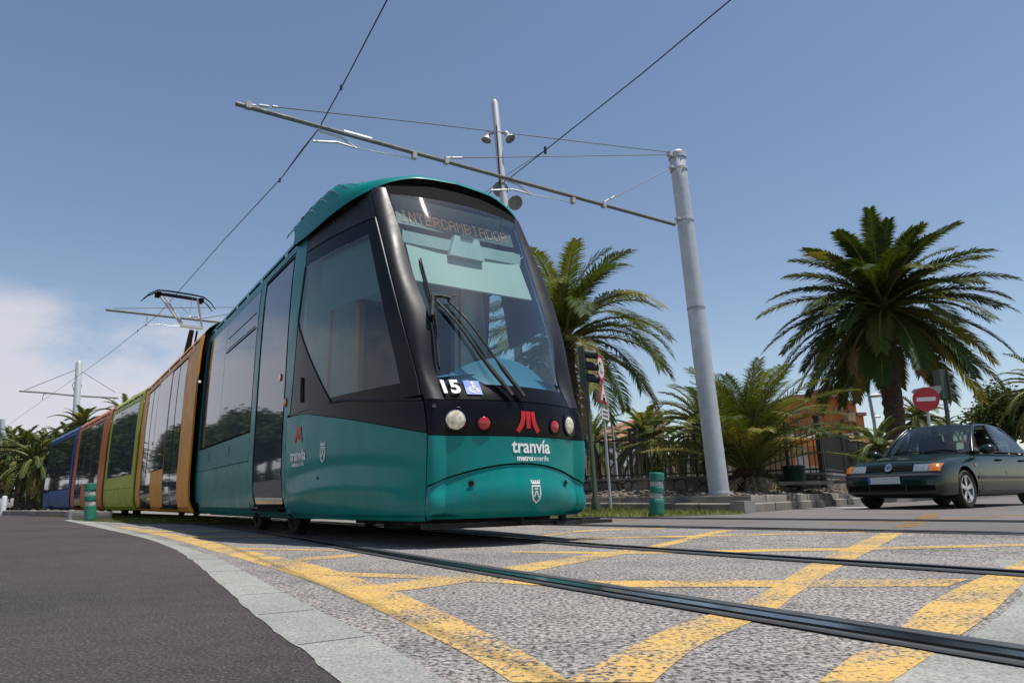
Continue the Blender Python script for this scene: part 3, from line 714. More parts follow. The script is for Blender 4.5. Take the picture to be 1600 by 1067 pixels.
ub.box(W(.12, 1.30, .165), (.10, 1.75, .045), (BK, RG, UZ)); ub.box(W(.0, 1.92, .155), (.06, .62, .03), (BK, RG, UZ)); ub.box(W(.08, 1.75, .19), (.05, .05, .08), (BK, RG, UZ)); ub.box(W(.02, 1.28, .19), (.04, .03, .08), (BK, RG, UZ)); ub.box(W(5.2, 2.05, .19), (5.4, .25, .24), (BK, RG, UZ)); ub.box(W(2.2, 1.9, .15), (1.4, .3, .14), (BK, RG, UZ)); ub.box(W(1.3, 1.2, .15), (.5, 1.0, .08), (BK, RG, UZ))  # far-side boxes added to block the bright light gap beneath the floor
ub.build('underframe', 'underbody', sec1, False)

def windowpane(*a, **k):
    global SIDES
    for q in (-1, 1): SIDES = (q,); windowpane_(*a, **k)
    SIDES = (-1, 1)
def windowpane_(F, parent, s0, s1, z0, z1, bars=(), hopper=None, name='window', off=.002):
    mb = MB(); side_panel(mb, F, s0, s1, z0, z1, off, .015, 10)
    if bars or hopper:
        mb.cur = 1
        for b in bars: tubes_on(mb, F, b, z0+.02, b, z1-.02, .006)
        if hopper:
            a, b, z = hopper; tubes_on(mb, F, a, z, b, z, .009); tubes_on(mb, F, a+.05, z+.22, b-.05, z+.22, .004); tubes_on(mb, F, a+.05, z+.04, b-.05, z+.04, .004)
    return mb.build(name, ['side_glass', 'black'], parent, True, 30)
def door(*a, **k):
    global SIDES
    for q in (-1, 1): SIDES = (q,); door_(*a, **k)
    SIDES = (-1, 1)
def door_(F, parent, s0, s1, double=True, sill=.27):
    mb = MB(); 
    if double:
        m_ = (s0+s1)/2; side_panel(mb, F, s0, m_-.012, .30, 3.15, -.004, .02, 14); side_panel(mb, F, m_+.012, s1, .30, 3.15, -.004, .02, 14)
    else: side_panel(mb, F, s0, s1, .30, 3.15, -.004, .02, 14)
    mb.cur = 1
    for a in ((s0, s1, (s0+s1)/2) if double else (s0, s1)): tubes_on(mb, F, a, .32, a, 3.12, .006, -.003)
    tubes_on(mb, F, s0, .33, s1, .33, .02, -.004); tubes_on(mb, F, s0, 3.12, s1, 3.12, .012, -.002)
    for sd_ in SIDES: mb.box(F.at((s0+s1)/2, sd_, 1.145, .283), (s1-s0-.04, .10, .035), (F.b, F.r, UZ))
    mb.cur = 2
    for sd_ in SIDES: mb.lathe(F.at(s0+.2, sd_, 1.203, 1.62+.12), [(0, .008), (.038, .008), (.045, 0)], 12, F.r*sd_)
    o = mb.build('door', ['side_glass', 'black', 'amber_lens'], parent, True, 30); return o
door(F1, sec1, 2.74, 3.98, False)
windowpane(F1, sec1, 4.27, 6.27, 1.262, 3.12, (), (4.34, 6.2, 2.62)); windowpane(F1, sec1, 6.285, 7.94, 1.262, 3.12)
for a in (5.5, 6.95):
    for sd_ in (-1, 1): fl = MB(); fl.box(F1.at(a, sd_, 1.203, 1.08), (.12, .006, .14), (F1.b, F1.r, UZ)); fl.build('hatch', 'teal_dirty', sec1, False)

# wheels
def bogie(F, a0, parent):
    mb = MB(); mb.box(F.at(a0, -1, 0, .33), (2.4, 1.6, .2), (F.b, F.r, UZ)); mb.build('bogie_frame', 'underbody', parent, False)
    for a in (-.85, .85):
        for sd_ in (-1, 1):
            w_ = MB(); c0 = F.at(a0+a, sd_, .80, .315)
            w_.cur = 0; w_.lathe(c0, [(.12, .03), (.22, .02), (.235, .045), (.285, .055), (.30, .04), (.30, -.03), (.32, -.04), (.32, -.06), (0, -.06)], 28, F.r*sd_)
            w_.cur = 1; w_.lathe(c0, [(0, .075), (.07, .075), (.09, .055), (.12, .03)], 18, F.r*sd_)
            w_.build('wheel', ['underbody', 'steel'], parent, True, 40)
bogie(F1, 4.2, sec1)
dd = MB(); dd.lathe(F1.at(4.2, -1, .86, .34), [(0, .02), (.09, .02), (.11, 0)], 20, -F1.r); dd.build('axle_cover', 'steel', sec1)

# ---- windscreen, side windows
ws = MB(); patch(ws, 2.0, 4.0, 1.30, 3.32, 26, 26, .003); ws.build('windshield', 'windshield', sec1)
gs = MB()
def TRE(z): return float(np.interp(z, (1.2, 1.33, 2.22, 2.30, 2.86), (.50, .455, .136, .132, .20)))
def TEA(z): return float(np.interp(z, (1.2, 2.22, 2.30, 2.86), (.055, .115, .118, .185)))
def side_glass_poly(mb, mir):
    # glass outline in (t along the cheek, z): slanted rear edge
    rows = []
    for j in range(17):
        f = j/16; z = 1.33+(2.86-1.33)*f
        tr = TRE(z); rows.append([SP((lambda q: 6-q if mir else q)(tr+(.90-tr)*i/8), z, .002) for i in range(9)])
    mb.grid(rows); return mb
for mir in (0, 1):
    gs = MB(); side_glass_poly(gs, mir); gs.build('side_window', 'cab_glass', sec1)
# black surround of the side window: filled from the door post to the slanted edge and below the glass
sf = MB()
for mir in (0, 1):
    U = (lambda q, m_=mir: 6-q if m_ else q); rows = []; rows2 = []
    for j in range(17):
        f = j/16; z = 1.27+(2.86-1.27)*f
        tr = TRE(z); te = TEA(z); rows.append([SP(U(te+(tr-te)*i/4), z, 0) for i in range(5)]); rows2.append([SP(U(.015+(te-.015)*i/3), z, .004) for i in range(4)])
    sf.grid(rows); sf.cur = 3; sf.grid(rows2); sf.cur = 0
    us = [.45+.45*i/8 for i in range(9)]; sf.grid([[SP(U(q), hermite((.0, 1.0), (zb_line(q)+.004, 1.335), f), 0.) for q in us] for f in (0, .5, 1.)])
    us2 = [.055+.395*i/6 for i in range(7)]; sf.grid([[SP(U(q), zb_line(q)+.004+(1.28-zb_line(q)-.004)*f if f < 1 else 1.285, 0.) for q in us2] for f in (0, 1.)])
    sf.cur = 1
    pts = [SP(U(TRE(1.30+(2.86-1.30)*j/28)-.006), 1.30+(2.86-1.30)*j/28, .004) for j in range(29)]
    sf.tube(pts, .010, 6)
    sf.tube([SP(U(.45+.54*i/10), max(1.285-.12*(i/10), zb_line(.45+.54*i/10))+.0, .006) for i in range(11)], .011, 6)
    sf.tube([SP(U(.985), 1.2+(3.02-1.2)*i/16, .004) for i in range(17)], .009, 6)
    sf.cur = 2   # grab handle recess
    sf.tube([SP(U(.20), z, .012) for z in (1.36, 1.42, 1.55, 1.62)], .012, 6)
    sf.cur = 0
sf.build('window_surround', ['black_gloss', 'black_satin', 'rubber', 'teal'], sec1, True, 40)

# lamps
def lamp(l, z, r, kind, name):
    n = nrm(FS(l, z, .1)-FS(l, z, 0)); c0 = FS(l, z, 0)
    mb = MB(); mb.cur = 0; mb.lathe(c0, [(r*1.34, .003), (r*1.30, .009), (r*1.08, .010), (r*1.02, .0)], 32, n)
    mb.cur = 1
    if kind == 'head':
        mb.lathe(c0, [(r*1.03, .004), (r*.96, .006)], 28, n)
        mb.cur = 2; mb.lathe(c0, [(r*.96, .004), (r*.85, .012), (r*.6, .018), (r*.3, .021), (0, .022)], 28, n); mats = ['black_gloss', 'chrome', 'lamp_glass']
    else:
        mb.lathe(c0, [(r*1.03, .004), (r*.97, .006)], 24, n)
        mb.cur = 2; mb.lathe(c0, [(r*.97, .004), (r*.8, .014), (r*.4, .018), (0, .019)], 24, n); mats = ['black_gloss', 'rubber', 'red_lens']
    return mb.build(name, mats, sec1, True, 50)
lamp(.625, .992, .078, 'head', 'headlight'); lamp(1.775, .992, .078, 'head', 'headlight')
lamp(.845, .965, .056, 'red', 'tail_light'); lamp(1.555, .965, .056, 'red', 'tail_light')
for l_, sg_ in ((-.004, -1), (2.404, 1)): tl = MB(); tl.lathe(W(2.64, l_, 1.42), [(.05, 0), (.05, .012), (.03, .022), (0, .024)], 16, RG*sg_); tl.build('side_indicator', 'amber_lens', sec1)
for l_ in (.74, 1.66): hb = MB(); n = nrm(FS(l_, .49, .1)-FS(l_, .49)); hb.lathe(FS(l_, .49, .018), [(.026, 0), (.026, .006), (.016, .007), (.014, -.003), (0, -.003)], 16, n); hb.build('plug', 'rubber', sec1)
for l_, z in ((.50, 1.10), (1.9, 1.10)): hb = MB(); n = nrm(FS(l_, z, .1)-FS(l_, z)); hb.lathe(FS(l_, z, .001), [(.018, 0), (.018, .004), (.008, .004), (0, .001)], 12, n); hb.build('plug', 'rubber', sec1)
for u_ in (.36,): hb = MB(); n = nrm(SP(u_, .585, .1)-SP(u_, .585)); hb.lathe(SP(u_, .585, .002), [(.018, 0), (.016, .003), (0, .001)], 12, n); hb.build('plug', 'rubber', sec1)

# ---- writing and emblems
def onfront(l0, z0, sc=1., off=.003): return lambda x, y: FS(l0+x*sc, z0+y*sc, off)
def onside(s0, z0, sc=1., off=.003):          # near cheek, x grows towards the nose
    def f(x, y):
        s = s0-x*sc; u = (S_CH-s)/(S_CH-T('sc', z0)); u = max(0, u); zz = z0+y*sc; return SP(u, zz, off+max(0, offc(u, zz))+.004)
    return f
def mlogo(mb, fn, w=1.):
    mb.ribbon([(-.27, .5), (-.29, .2), (-.38, -.12), (-.60, -.46)], .24*w, fn)
    mb.ribbon([(0, .5), (0, -.30)], .24*w, fn)
    mb.ribbon([(.27, .5), (.29, .2), (.38, -.12), (.60, -.46)], .24*w, fn)
def crest(mb, fn):
    mb.ribbon([(-.36, .30), (.36, .30), (.36, -.25), (.28, -.55), (0, -.78), (-.28, -.55), (-.36, -.25)], .11, fn, True)
    mb.ribbon([(-.36, .48), (.36, .48)], .08, fn)
    for x in (-.34, -.17, 0, .17, .34): mb.ribbon([(x*.95, .5), (x*1.15, .72)], [.12, .05], fn)
    mb.ribbon([(-.2, -.42), (-.1, -.22), (-.04, -.02)], .08, fn); mb.ribbon([(.2, -.42), (.1, -.22), (.04, -.02)], .08, fn)
    for x in (-.13, 0, .13): mb.ribbon([(x*.8, .04), (x, .2)], .06, fn)
d = MB(); mlogo(d, onfront(1.245, .985, .175, .008)); d.build('emblem', 'red_decal', sec1, False)
d = MB(); crest(d, lambda x, y: FS(1.29+x*.115, .43+y*.115, .004+offb(2+(1-abs(.09+x*.115)/.64) if True else 0, .43+y*.115))); d.build('emblem', 'white_decal', sec1, False)
d = MB(); addtext(d, 'tranvía', .158, onfront(1.285, .782, 1, .006), .0035, .92); addtext(d, 'metro', .066, onfront(1.205, .688, 1, .006), .0022, .92); addtext(d, 'tenerife', .066, onfront(1.37, .688, 1, .006), 0, .92)
d.build('lettering', 'white_decal', sec1, False)
d = MB(); addtext(d, '15', .165, onfront(.622, 1.253, 1, .024), .0055, .98); d.build('fleet_number', 'white_decal', sec1, False)
d = MB(); fn = onfront(.80, 1.262, .062, .010)
d.cur = 0; d.grid([[fn(x, y) for x in (-1, -.33, .33, 1)] for y in (-1, 0, 1)])
fn = onfront(.80, 1.262, .062, .013); d.cur = 1
d.ribbon([(.12+.14*math.cos(a), .66+.14*math.sin(a)) for a in [k*math.pi/5 for k in range(10)]], .14, fn, True)
d.ribbon([(.08, .42), (.06, -.1), (.42, -.12), (.56, -.62), (.74, -.58)], .13, fn); d.ribbon([(.06, .15), (.42, .13)], .11, fn)
d.ribbon([(-.08+.42*math.cos(a), -.34+.42*math.sin(a)) for a in [math.pi*(.62+k*.13) for k in range(9)]], .12, fn)
d.build('wheelchair_sign', ['blue_decal', 'white_decal'], sec1, False)
d = MB(); mlogo(d, onside(2.18, 1.035, .165)); d.build('emblem', 'red_decal', sec1, False)
d = MB(); addtext(d, 'tranvía', .15, onside(2.17, .825), .003, 1.0); addtext(d, 'metro', .06, onside(2.25, .735), .002, 1.); addtext(d, 'tenerife', .06, onside(2.09, .735), 0, 1.); d.build('lettering', 'white_decal', sec1, False)
d = MB(); crest(d, onside(1.58, .83, .125)); d.build('emblem', 'white_decal', sec1, False)

# ---- wipers
def wp(l, z, off): return FS(l, z, off)
wm = MB(); wm.cur = 0
b1, b2 = (1.10, 1.18), (1.21, 1.175); h1, h2 = (.615, 2.06), (.72, 2.05)
for (a, b), r_ in (((b1, h1), .012), ((b2, h2), .012)):
    n = 14; P_ = [wp(a[0]+(b[0]-a[0])*i/n, a[1]+(b[1]-a[1])*i/n, .045+.03*math.sin(math.pi*i/n)) for i in range(n+1)]
    wm.tube(P_, [.022]*5+[.012]*(n-4), 6)
for o_ in (.05,):
    a, b = (1.0, 1.36), (.65, 2.02); wm.tube([wp(a[0]+(b[0]-a[0])*i/10, a[1]+(b[1]-a[1])*i/10, .04) for i in range(11)], .006, 5)
wm.tube([wp(.60, 2.08, .06), wp(.68, 2.075, .065), wp(.74, 2.06, .06)], .018, 6); wm.tube([wp(.70, 2.075, .06), wp(.80, 2.09, .06)], .007, 5)
wm.tube([wp(.60, 2.07, .06), wp(.575, 1.96, .05), wp(.565, 1.89, .05)], .022, 6)
wm.cur = 1
bl = [wp(.425+.045*(z-1.9)*-.0+.02, z, .035) for z in [1.45+.06*i for i in range(16)]]
bl = [wp(.585-.01*i/15, 1.44+(2.50-1.44)*i/15, .028) for i in range(16)]
wm.tube(bl, [.006]+[.016]*14+[.006], 6); wm.tube([wp(.585-.01*i/15+.012, 1.44+(2.50-1.44)*i/15, .05) for i in range(4, 16)], .007, 5)
wm.build('wiper', ['rubber', 'rubber'], sec1, True, 50)

# ---- inside the cab
ins = MB(); ins.cur = 0
def inner(mb, u0, u1, z0, z1, off, nu=6, nv=8): patch(mb, u0, u1, z0, z1, nu, nv, off)
inner(ins, 1.0, 2.0, 1.0, 3.3, -.04); inner(ins, 4.0, 5.0, 1.0, 3.3, -.04)
inner(ins, .02, .16, 1.0, 3.3, -.05); inner(ins, 5.84, 5.98, 1.0, 3.3, -.05)
# bulkhead with a window opening behind the driver
for (l0, l1, z0, z1) in ((.05, .75, 1., 3.3), (.75, 1.95, 2.62, 3.3), (.75, 1.95, 1., 1.45), (1.95, 2.35, 1., 3.3)):
    ins.box(W(2.5, (l0+l1)/2, (z0+z1)/2), (.05, l1-l0-.004, z1-z0-.004), (BK, RG, UZ))
ins.cur = 1
for l_ in (.76, 1.94, 1.35): ins.box(W(2.46, l_, 2.04), (.04, .05, 1.2), (BK, RG, UZ))
for z in (1.45, 2.62): ins.box(W(2.46, 1.35, z), (.04, 1.2, .05), (BK, RG, UZ))
ins.build('cab_lining', ['cab_wall', 'cab_dark'], sec1, True, 40)
da = MB(); da.cur = 0       # blue dashboard, domed
rows = []
for j in range(7):
    f = j/6; row = []
    for i in range(15):
        g = -1+2*i/14; row.append(W(.08+.75*f+.10*(1-g*g)*0+.02, 1.2+g*(.62+.10*f), 1.30+.17*math.sin(math.pi*(.25+.5*f))*(1-.55*g*g)+.02*f))
    rows.append(row)
da.grid(rows)
zt_ = lambda u: 1.33+.25*max(0, 1-((u-2.95)/1.0)**2)
da.grid([[SP(2.08+1.84*i/24, 1.24+(zt_(2.08+1.84*i/24)-1.24)*j/5, -.045-.02*j/5) for i in range(25)] for j in range(6)])
da.cur = 1; da.grid([[W(.82, 1.2+g, z) for g in (-.75, .75)] for z in (.95, 1.38)])
da.box(W(.95, .9, 1.43), (.28, .5, .12), (BK, RG, UZ)); da.box(W(1.05, .82, 1.55), (.05, .3, .22), (BK, RG, UZ))
da.build('dashboard', ['dash_blue', 'cab_dark'], sec1, True, 50)
vs_ = MB(); vs_.cur = 0; 
vs_.grid([[W(T('sg', z)+.10+.02*math.sin(i), l_, z) for i, l_ in enumerate((.56, .9, 1.3, 1.7, 1.86))] for z in (2.33, 2.6, 2.93)])
vs_.tube([W(T('sg', 2.33)+.10, l_, 2.33) for l_ in (.56, 1.2, 1.86)], .012, 6); vs_.cur = 1; vs_.box(W(.86, 1.2, 2.83), (.05, 1.36, .12), (BK, RG, UZ)); vs_.box(W(.82, 1.2, 2.82), (.10, .40, .22), (BK, RG, UZ), .7)
vs_.cur = 2; vs_.box(W(.80, 1.2, 2.93), (.05, .14, .05), (BK, RG, UZ))
vs_.cur = 3; vs_.grid([[SP(u, z, -.06) for u in (.35, .6, .95)] for z in (2.25, 2.6, 2.9)]); vs_.grid([[SP(6-u, z, -.06) for u in (.45, .6, .95)] for z in (2.05, 2.5, 2.9)])
vs_.build('sun_visor', ['visor', 'cab_wall', 'cab_dark', 'side_blind'], sec1, False)
se = MB(); se.box(W(1.85, 1.15, 1.28), (.5, .5, .14), (BK, RG, UZ), .92); se.box(W(2.08, 1.15, 1.68), (.13, .46, .72), (BK*.98+UZ*.15, RG, UZ), .85); se.box(W(2.12, 1.15, 2.13), (.10, .28, .18), (BK, RG, UZ), .85)
se.box(W(1.85, 1.15, 1.08), (.2, .2, .28), (BK, RG, UZ)); se.build('driver_seat', 'seat_fabric', sec1, False)
for (s_, l_) in ((2.3, .35), (1.35, .30), (2.38, 2.0)):
    pp = MB(); pp.tube([W(s_, l_, .95), W(s_, l_, 3.3)], .018, 8); pp.build('grab_pole', 'pole_orange', sec1)
# destination display: dots of a lit matrix
FONT = {'I': '01110 00100 00100 00100 00100 00100 01110', 'N': '10001 11001 10101 10101 10011 10001 10001', 'T': '11111 00100 00100 00100 00100 00100 00100', 'E': '11111 10000 10000 11110 10000 10000 11111', 'R': '11110 10001 10001 11110 10100 10010 10001', 'C': '01110 10001 10000 10000 10000 10001 01110', 'A': '01110 10001 10001 11111 10001 10001 10001', 'M': '10001 11011 10101 10101 10001 10001 10001', 'B': '11110 10001 10001 11110 10001 10001 11110', 'D': '11110 10001 10001 10001 10001 10001 11110', 'O': '01110 10001 10001 10001 10001 10001 01110'}
ld = MB(); txt = 'INTERCAMBIADOR'; pitch = 1.26/(len(txt)*6)
sL, zL = .985, 3.11
tilt = nrm(V(.42, 0, 1.))
def lp(x, y, o=0.): return W(sL+tilt[0]*y-o*tilt[2], 1.2+x, zL+tilt[2]*y+o*tilt[0])
ld.cur = 1; ld.grid([[lp(x, y, -.012) for x in (-.68, .68)] for y in (-.11, .12)])
ld.cur = 0
for k, ch in enumerate(txt):
    for r_, row in enumerate(FONT[ch].split()):
        for q, b in enumerate(row):
            if b == '1':
                x = (k*6+q)*pitch-.63; y = (3-r_)*.0205; a = .0052
                ld.add([lp(x-a*1.25, y-a), lp(x+a*1.25, y-a), lp(x+a*1.25, y+a), lp(x-a*1.25, y+a)], [(0, 1, 2, 3)])
ld.build('destination_display', ['led', 'led_panel'], sec1, False)

# ---- the four coaches behind
JT = [gz(326, 519, 3.27), gz(228.5, 614, 3.27), gz(177, 644, 3.27), gz(124, 672, 3.27), gz(79, 694, 3.27)]
def coach(i, paint, label, kind, has_bogie):
    A_, B_ = JT[i][:2], JT[i+1][:2]; d_ = B_-A_; Ln = np.linalg.norm(d_); yaw = math.atan2(-d_[0], d_[1])
    rgt = np.array([math.cos(yaw), math.sin(yaw)]); F = Frame(A_-rgt*.05, yaw); a0 = .14 if i else .42; a1 = Ln-.14
    mb = MB(); mb.cur = 0
    ring = .22 if kind != 'doors' else .30
    # proud ring at the leading end
    for (x0, x1, o_) in ((a0, a0+ring, .012), (a1-.12, a1, .006)):
        side_panel(mb, F, x0, x1, .22, 3.30, o_, .03)
    roof_sheet(mb, F, a0, a1); 
    s0, s1 = a0+ring+.01, a1-.13
    side_panel(mb, F, s0, s1, 3.14, 3.26); side_panel(mb, F, s0, s1, .22, .29)
    P = []
    if kind == 'doors':
        L_ = s1-s0; c_ = [s0+L_*q for q in (0, .13, .385, .64, .895, 1.)]
        side_panel(mb, F, c_[0], c_[1]-.03, .30, 3.13)
        side_panel(mb, F, c_[2]+.03, c_[3]-.03, .30, 1.08); side_panel(mb, F, c_[4]+.03, c_[5], .30, 3.13)
        for q in (c_[1], c_[2], c_[3], c_[4]): side_panel(mb, F, q-.028, q+.028, .30, 3.13)
    elif kind == 'middle':
        side_panel(mb, F, s0, s0+.25, .30, 3.13); side_panel(mb, F, s1-.2, s1, .30, 3.13)
        side_panel(mb, F, s0+.26, s1-.21, .30, .80); side_panel(mb, F, s0+.26, s1-.21, .81, 1.15)
    else:
        side_panel(mb, F, s0, s0+.3, .30, 3.13); side_panel(mb, F, s0+.31, s1-1.9, .30, 1.0); side_panel(mb, F, s1-1.85, s1, .30, .95)
    mb.cur = 1; backing(mb, F, a0+.02, a1-.02)
    # bellows towards the coach ahead
    for k in range(5):
        aa = a0-.30+k*.07
        mb.grid([[F.at(q, sd_, h, z) for q in (aa, aa+.03, aa+.06)] for sd_, h, z in ((-1, 1.06, .3), (-1, 1.08, 2.), (-1, 1.04, 3.2), (-1, .7, 3.5), (1, .7, 3.5), (1, 1.04, 3.2), (1, 1.08, 2.), (1, 1.06, .3))])
    mb.cur = 2
    for q in range(5):
        for sd_ in (-1, 1): mb.box(F.at(s0+(s1-s0)*(q+.5)/5, sd_, 1.135, 3.288), (.10, .02, .04), (F.b, F.r, UZ))
    sec = mb.build('coach_section', [paint, 'black', 'steel'], tram, True, 32); sec['label'] = label
    if kind == 'doors':
        door(F, sec, c_[1]+.03, c_[2]-.03); windowpane(F, sec, c_[2]+.03, c_[3]-.03, 1.10, 3.12, ()); door(F, sec, c_[3]+.03, c_[4]-.03)
    elif kind == 'middle':
        m_ = (s0+s1)/2; windowpane(F, sec, s0+.26, m_-.01, 1.17, 3.12); windowpane(F, sec, m_+.01, s1-.21, 1.17, 3.12)
    else:
        windowpane(F, sec, s0+.31, s1-3.0, 1.02, 3.12); door(F, sec, s1-2.95, s1-1.92, False); windowpane(F, sec, s1-1.85, s1-.02, 1.02, 3.12)
    b_ = MB(); b_.box(F.at(Ln/2, -1, 0, .32), (Ln*.92, 1.8, .26), (F.b, F.r, UZ)); b_.build('underframe', 'underbody', sec, False)
    if has_bogie: bogie(F, Ln/2, sec)
    return F, Ln, sec
F2, L2, sec2 = coach(0, 'orange', 'orange section with two double doors', 'doors', False)
F3, L3, sec3 = coach(1, 'green_paint', 'lime green middle section', 'middle', True)
F4, L4, sec4 = coach(2, 'red_orange', 'red-orange section with double doors', 'doors', False)
F5, L5, sec5 = coach(3, 'blue_paint', 'blue rear section', 'rear', True)
# tail cap of the blue section
tc_ = MB(); rows = []
for z in (.25, .6, 1.2, 1.8, 2.4, 3.0, 3.4):
    rk = sm(1.2, 3.4, z)*.9; row = []
    for i in range(13):
        g = -1+2*i/12; row.append(F5.at(L5-.14+(.9-rk)*(1-abs(g)**3), 1, g*hwz(z)*(.98), z))
    rows.append(row)
tc_.grid(rows); tc_.build('tail_cap', 'blue_paint', sec5, True, 50)

# pantograph on the roof of the green section
hc = gz(280, 460.5, 6.35); hc_ = hc.copy()
n_ = MB(); Fp = F3
hb_ = gz(300, 511, 5.45)        # top of the raised lower arm
bs_ = F3.o+F3.b*2.2+F3.r*1.2+UZ*3.72
l0 = gz(292, 528, 5.0)
acr = F3.r; alg = F3.b
base = V(hb_[0], hb_[1], 3.7)-alg*0.0
n_.cur = 0
n_.tube([base+alg*.9, hb_-UZ*.1], [.12, .07], 8)
n_.tube([base+alg*.9+acr*.2, hb_+acr*.15-UZ*.1], .03, 6)
n_.box(base+alg*.6+UZ*.0, (1.6, 1.2, .10), (alg, acr, UZ))
n_.cur = 1
n_.box(hb_, (.10, .62, .07), (alg, acr, UZ))
hl_, hr_ = gz(249, 461, 6.3), gz(312, 467, 6.3)
for a, b in ((hb_-acr*.28, hl_+acr*.0), (hb_-acr*.22, hl_+acr*.12), (hb_+acr*.28, hr_-acr*.06)): n_.tube([a, b], .028, 6)
n_.tube([hb_-acr*.1+UZ*.3, hb_+acr*.10+UZ*.32, hb_+acr*.26+UZ*.25], .02, 5)
for a, b in ((hl_+acr*.3, hb_+acr*.2+UZ*.1), (hr_-acr*.2, hb_-acr*.1+UZ*.4)): n_.tube([a, b], .008, 4)
n_.cur = 2
for o_ in (-.16, .16):
    c1 = (hl_+hr_)/2+alg*o_; c1[2] = 6.38
    n_.tube([c1-acr*.98-UZ*.34, c1-acr*.82-UZ*.15, c1-acr*.62-UZ*.02, c1-acr*.3+UZ*.0, c1+acr*.3, c1+acr*.62-UZ*.02, c1+acr*.82-UZ*.15, c1+acr*.98-UZ*.34], [.012, .017, .022, .026, .026, .022, .017, .012], 6)
c1 = (hl_+hr_)/2; c1[2] = 6.29
n_.tube([c1-acr*.62, c1+acr*.62], .036, 6)
for g in (-.58, .58): n_.box(c1+acr*g-UZ*.02, (.3, .12, .12), (alg, acr, UZ))
n_.build('pantograph', ['black_satin', 'galvanised', 'black'], tram, True, 40)
# ------------------------------------------------------------------ overhead line
PD = 13.2
def armplane(A):
    def f(px, py):
        d = ray(px, py); t = ((A-CAM)@BK)/(d@BK); return CAM+d*t
    return f
A1 = at(1065, 354, PD); ap = armplane(A1)
pb = at(1125, 779, PD); pt_ = at(1057, 238, PD); pb[2] = .25
pole = thing('catenary_pole', pb, 'thick silver pole by the right kerb, its long arm reaching over the tram', 'overhead line pole', 'poles carrying the overhead tram line')
def lerp(a, b, t): return a+(b-a)*t
pm = MB(); pts = [lerp(pb, pt_, t) for t in (0, .02, .02, .3, .6, .9, .995, 1.0)]
pm.tube(pts, [.215, .215, .19, .18, .17, .162, .16, .13], 28); pm.build('shaft', 'galvanised', pole, True, 50)
b_ = MB(); b_.lathe(lerp(pb, pt_, .52), [(.1755, -.03), (.1765, -.03), (.1765, .03), (.1755, .03)], 24, nrm(pt_-pb)); b_.build('pole_plate', 'sign_back', pole)
for k in range(6): b_ = MB(); b_.lathe(pb+V(math.cos(k*1.047)*.2, math.sin(k*1.047)*.2, .0), [(.022, 0), (.022, .05), (.012, .06), (.012, .09), (0, .09)], 8); b_.build('anchor_bolt', 'steel', pole)
for py_ in (354, 268, 247, 243):
    c_ = lerp(pb, pt_, (778-py_)/(778-238)*.998); b_ = MB(); b_.lathe(c_, [(.172, -.03), (.180, -.025), (.180, .025), (.172, .03)], 24, nrm(pt_-pb)); b_.box(c_-RG*.22, (.08, .10, .05), (RG, BK, UZ)); b_.build('pole_clamp', 'galvanised', pole)
tip = ap(368, 162)
am = MB(); am.cur = 0; am.tube([A1-RG*.2, tip], .034, 10); am.cur = 1; am.tube([ap(536, 207), ap(580, 219)], .042, 10)
am.build('bracket_arm', ['arm_metal', 'galvanised'], pole)
def cable(pts, r_, name, material='cable', parent=pole, n=4):
    b_ = MB(); b_.tube(pts, r_, n, False); return b_.build(name, material, parent)
topc = lerp(pb, pt_, .992)-RG*.18
cable([topc, ap(640, 190), ap(425, 167)], .009, 'stay_cable'); cable([lerp(pb, pt_, .985)-RG*.18, ap(715, 247)], .008, 'stay_cable'); cable([lerp(pb, pt_, .945)-RG*.18, ap(943, 317)], .008, 'stay_cable')
for a, b in (((388, 164), (400, 166)), ((405, 165), (420, 167)), ((426, 167), (434, 168)), ((697, 247), (704, 247)), ((706, 247), (722, 247)), ((941, 318), (951, 312)), ((954, 311), (960, 307))):
    fit = MB(); fit.tube([ap(*a), ap(*b)], .02, 6); fit.build('cable_fitting', 'insulator', pole)
for x, y0, y1 in ((388, 160, 170), (647, 238, 248), (697, 246, 256), (895, 308, 318), (943, 317, 322)):
    fit = MB(); fit.box(ap(x, (y0+y1)/2+(1 if x != 388 else 0)), (.07, .09, .10), (RG, BK, UZ)); fit.tube([ap(x, y0), ap(x, y1)], .014, 5); fit.build('cable_fitting', 'insulator', pole)
for L_ in (([(498, 200), (501, 206), (534, 215.5), (555, 231)], [(489, 221), (527, 222.7), (557, 232)], [(555, 231), (600, 240), (645, 248)]), ([(783, 280), (810, 289), (829, 304)], [(767, 297.5), (802, 296.5), (829, 304)], [(829, 304), (862, 310), (895, 317.5)])):
    s_ = MB(); s_.tube([ap(*p) for p in L_[0]], .016, 6); s_.tube([ap(*p) for p in L_[1]], .016, 6); s_.tube([ap(*p) for p in L_[2]], .009, 4); s_.build('steady_arm', 'galvanised', pole)
# contact wires
def wire(pts, r_, label):
    b_ = MB(); b_.tube(pts, r_, 5, False)
    return b_
z1 = A1[2]+.03
w1 = [gz(605, 0, z1+.0), gz(540, 125, z1), gz(497, 203, z1), gz(440, 278, z1+.02), gz(350, 375, z1+.25), gz(283, 451, 6.42), gz(247, 492, 6.42), gz(215, 517, 6.42), gz(175, 549, 6.42), gz(128, 583, 6.42), gz(18, 660, 6.42), gz(-60, 707, 6.42)]
w1 = [w1[0]+(w1[0]-w1[1])*8, w1[0]+(w1[0]-w1[1])*3]+w1
b_ = wire(w1, .0085, ''); b_.tube([ap(503, 195), gz(470, 236, z1-.02), gz(437, 282, z1+.02)], .006, 4, False)
for px, py in ((437, 282), (533, 137), (215, 517), (228, 508)): b_.box(gz(px, py, z1 if px > 400 else 6.42), (.03, .03, .07), (RG, BK, UZ))
tag(b_.build('contact_wire', 'wire'), 'dark contact wire running down the left sky to the raised pantograph', 'overhead wire', 'contact wires above the tracks')
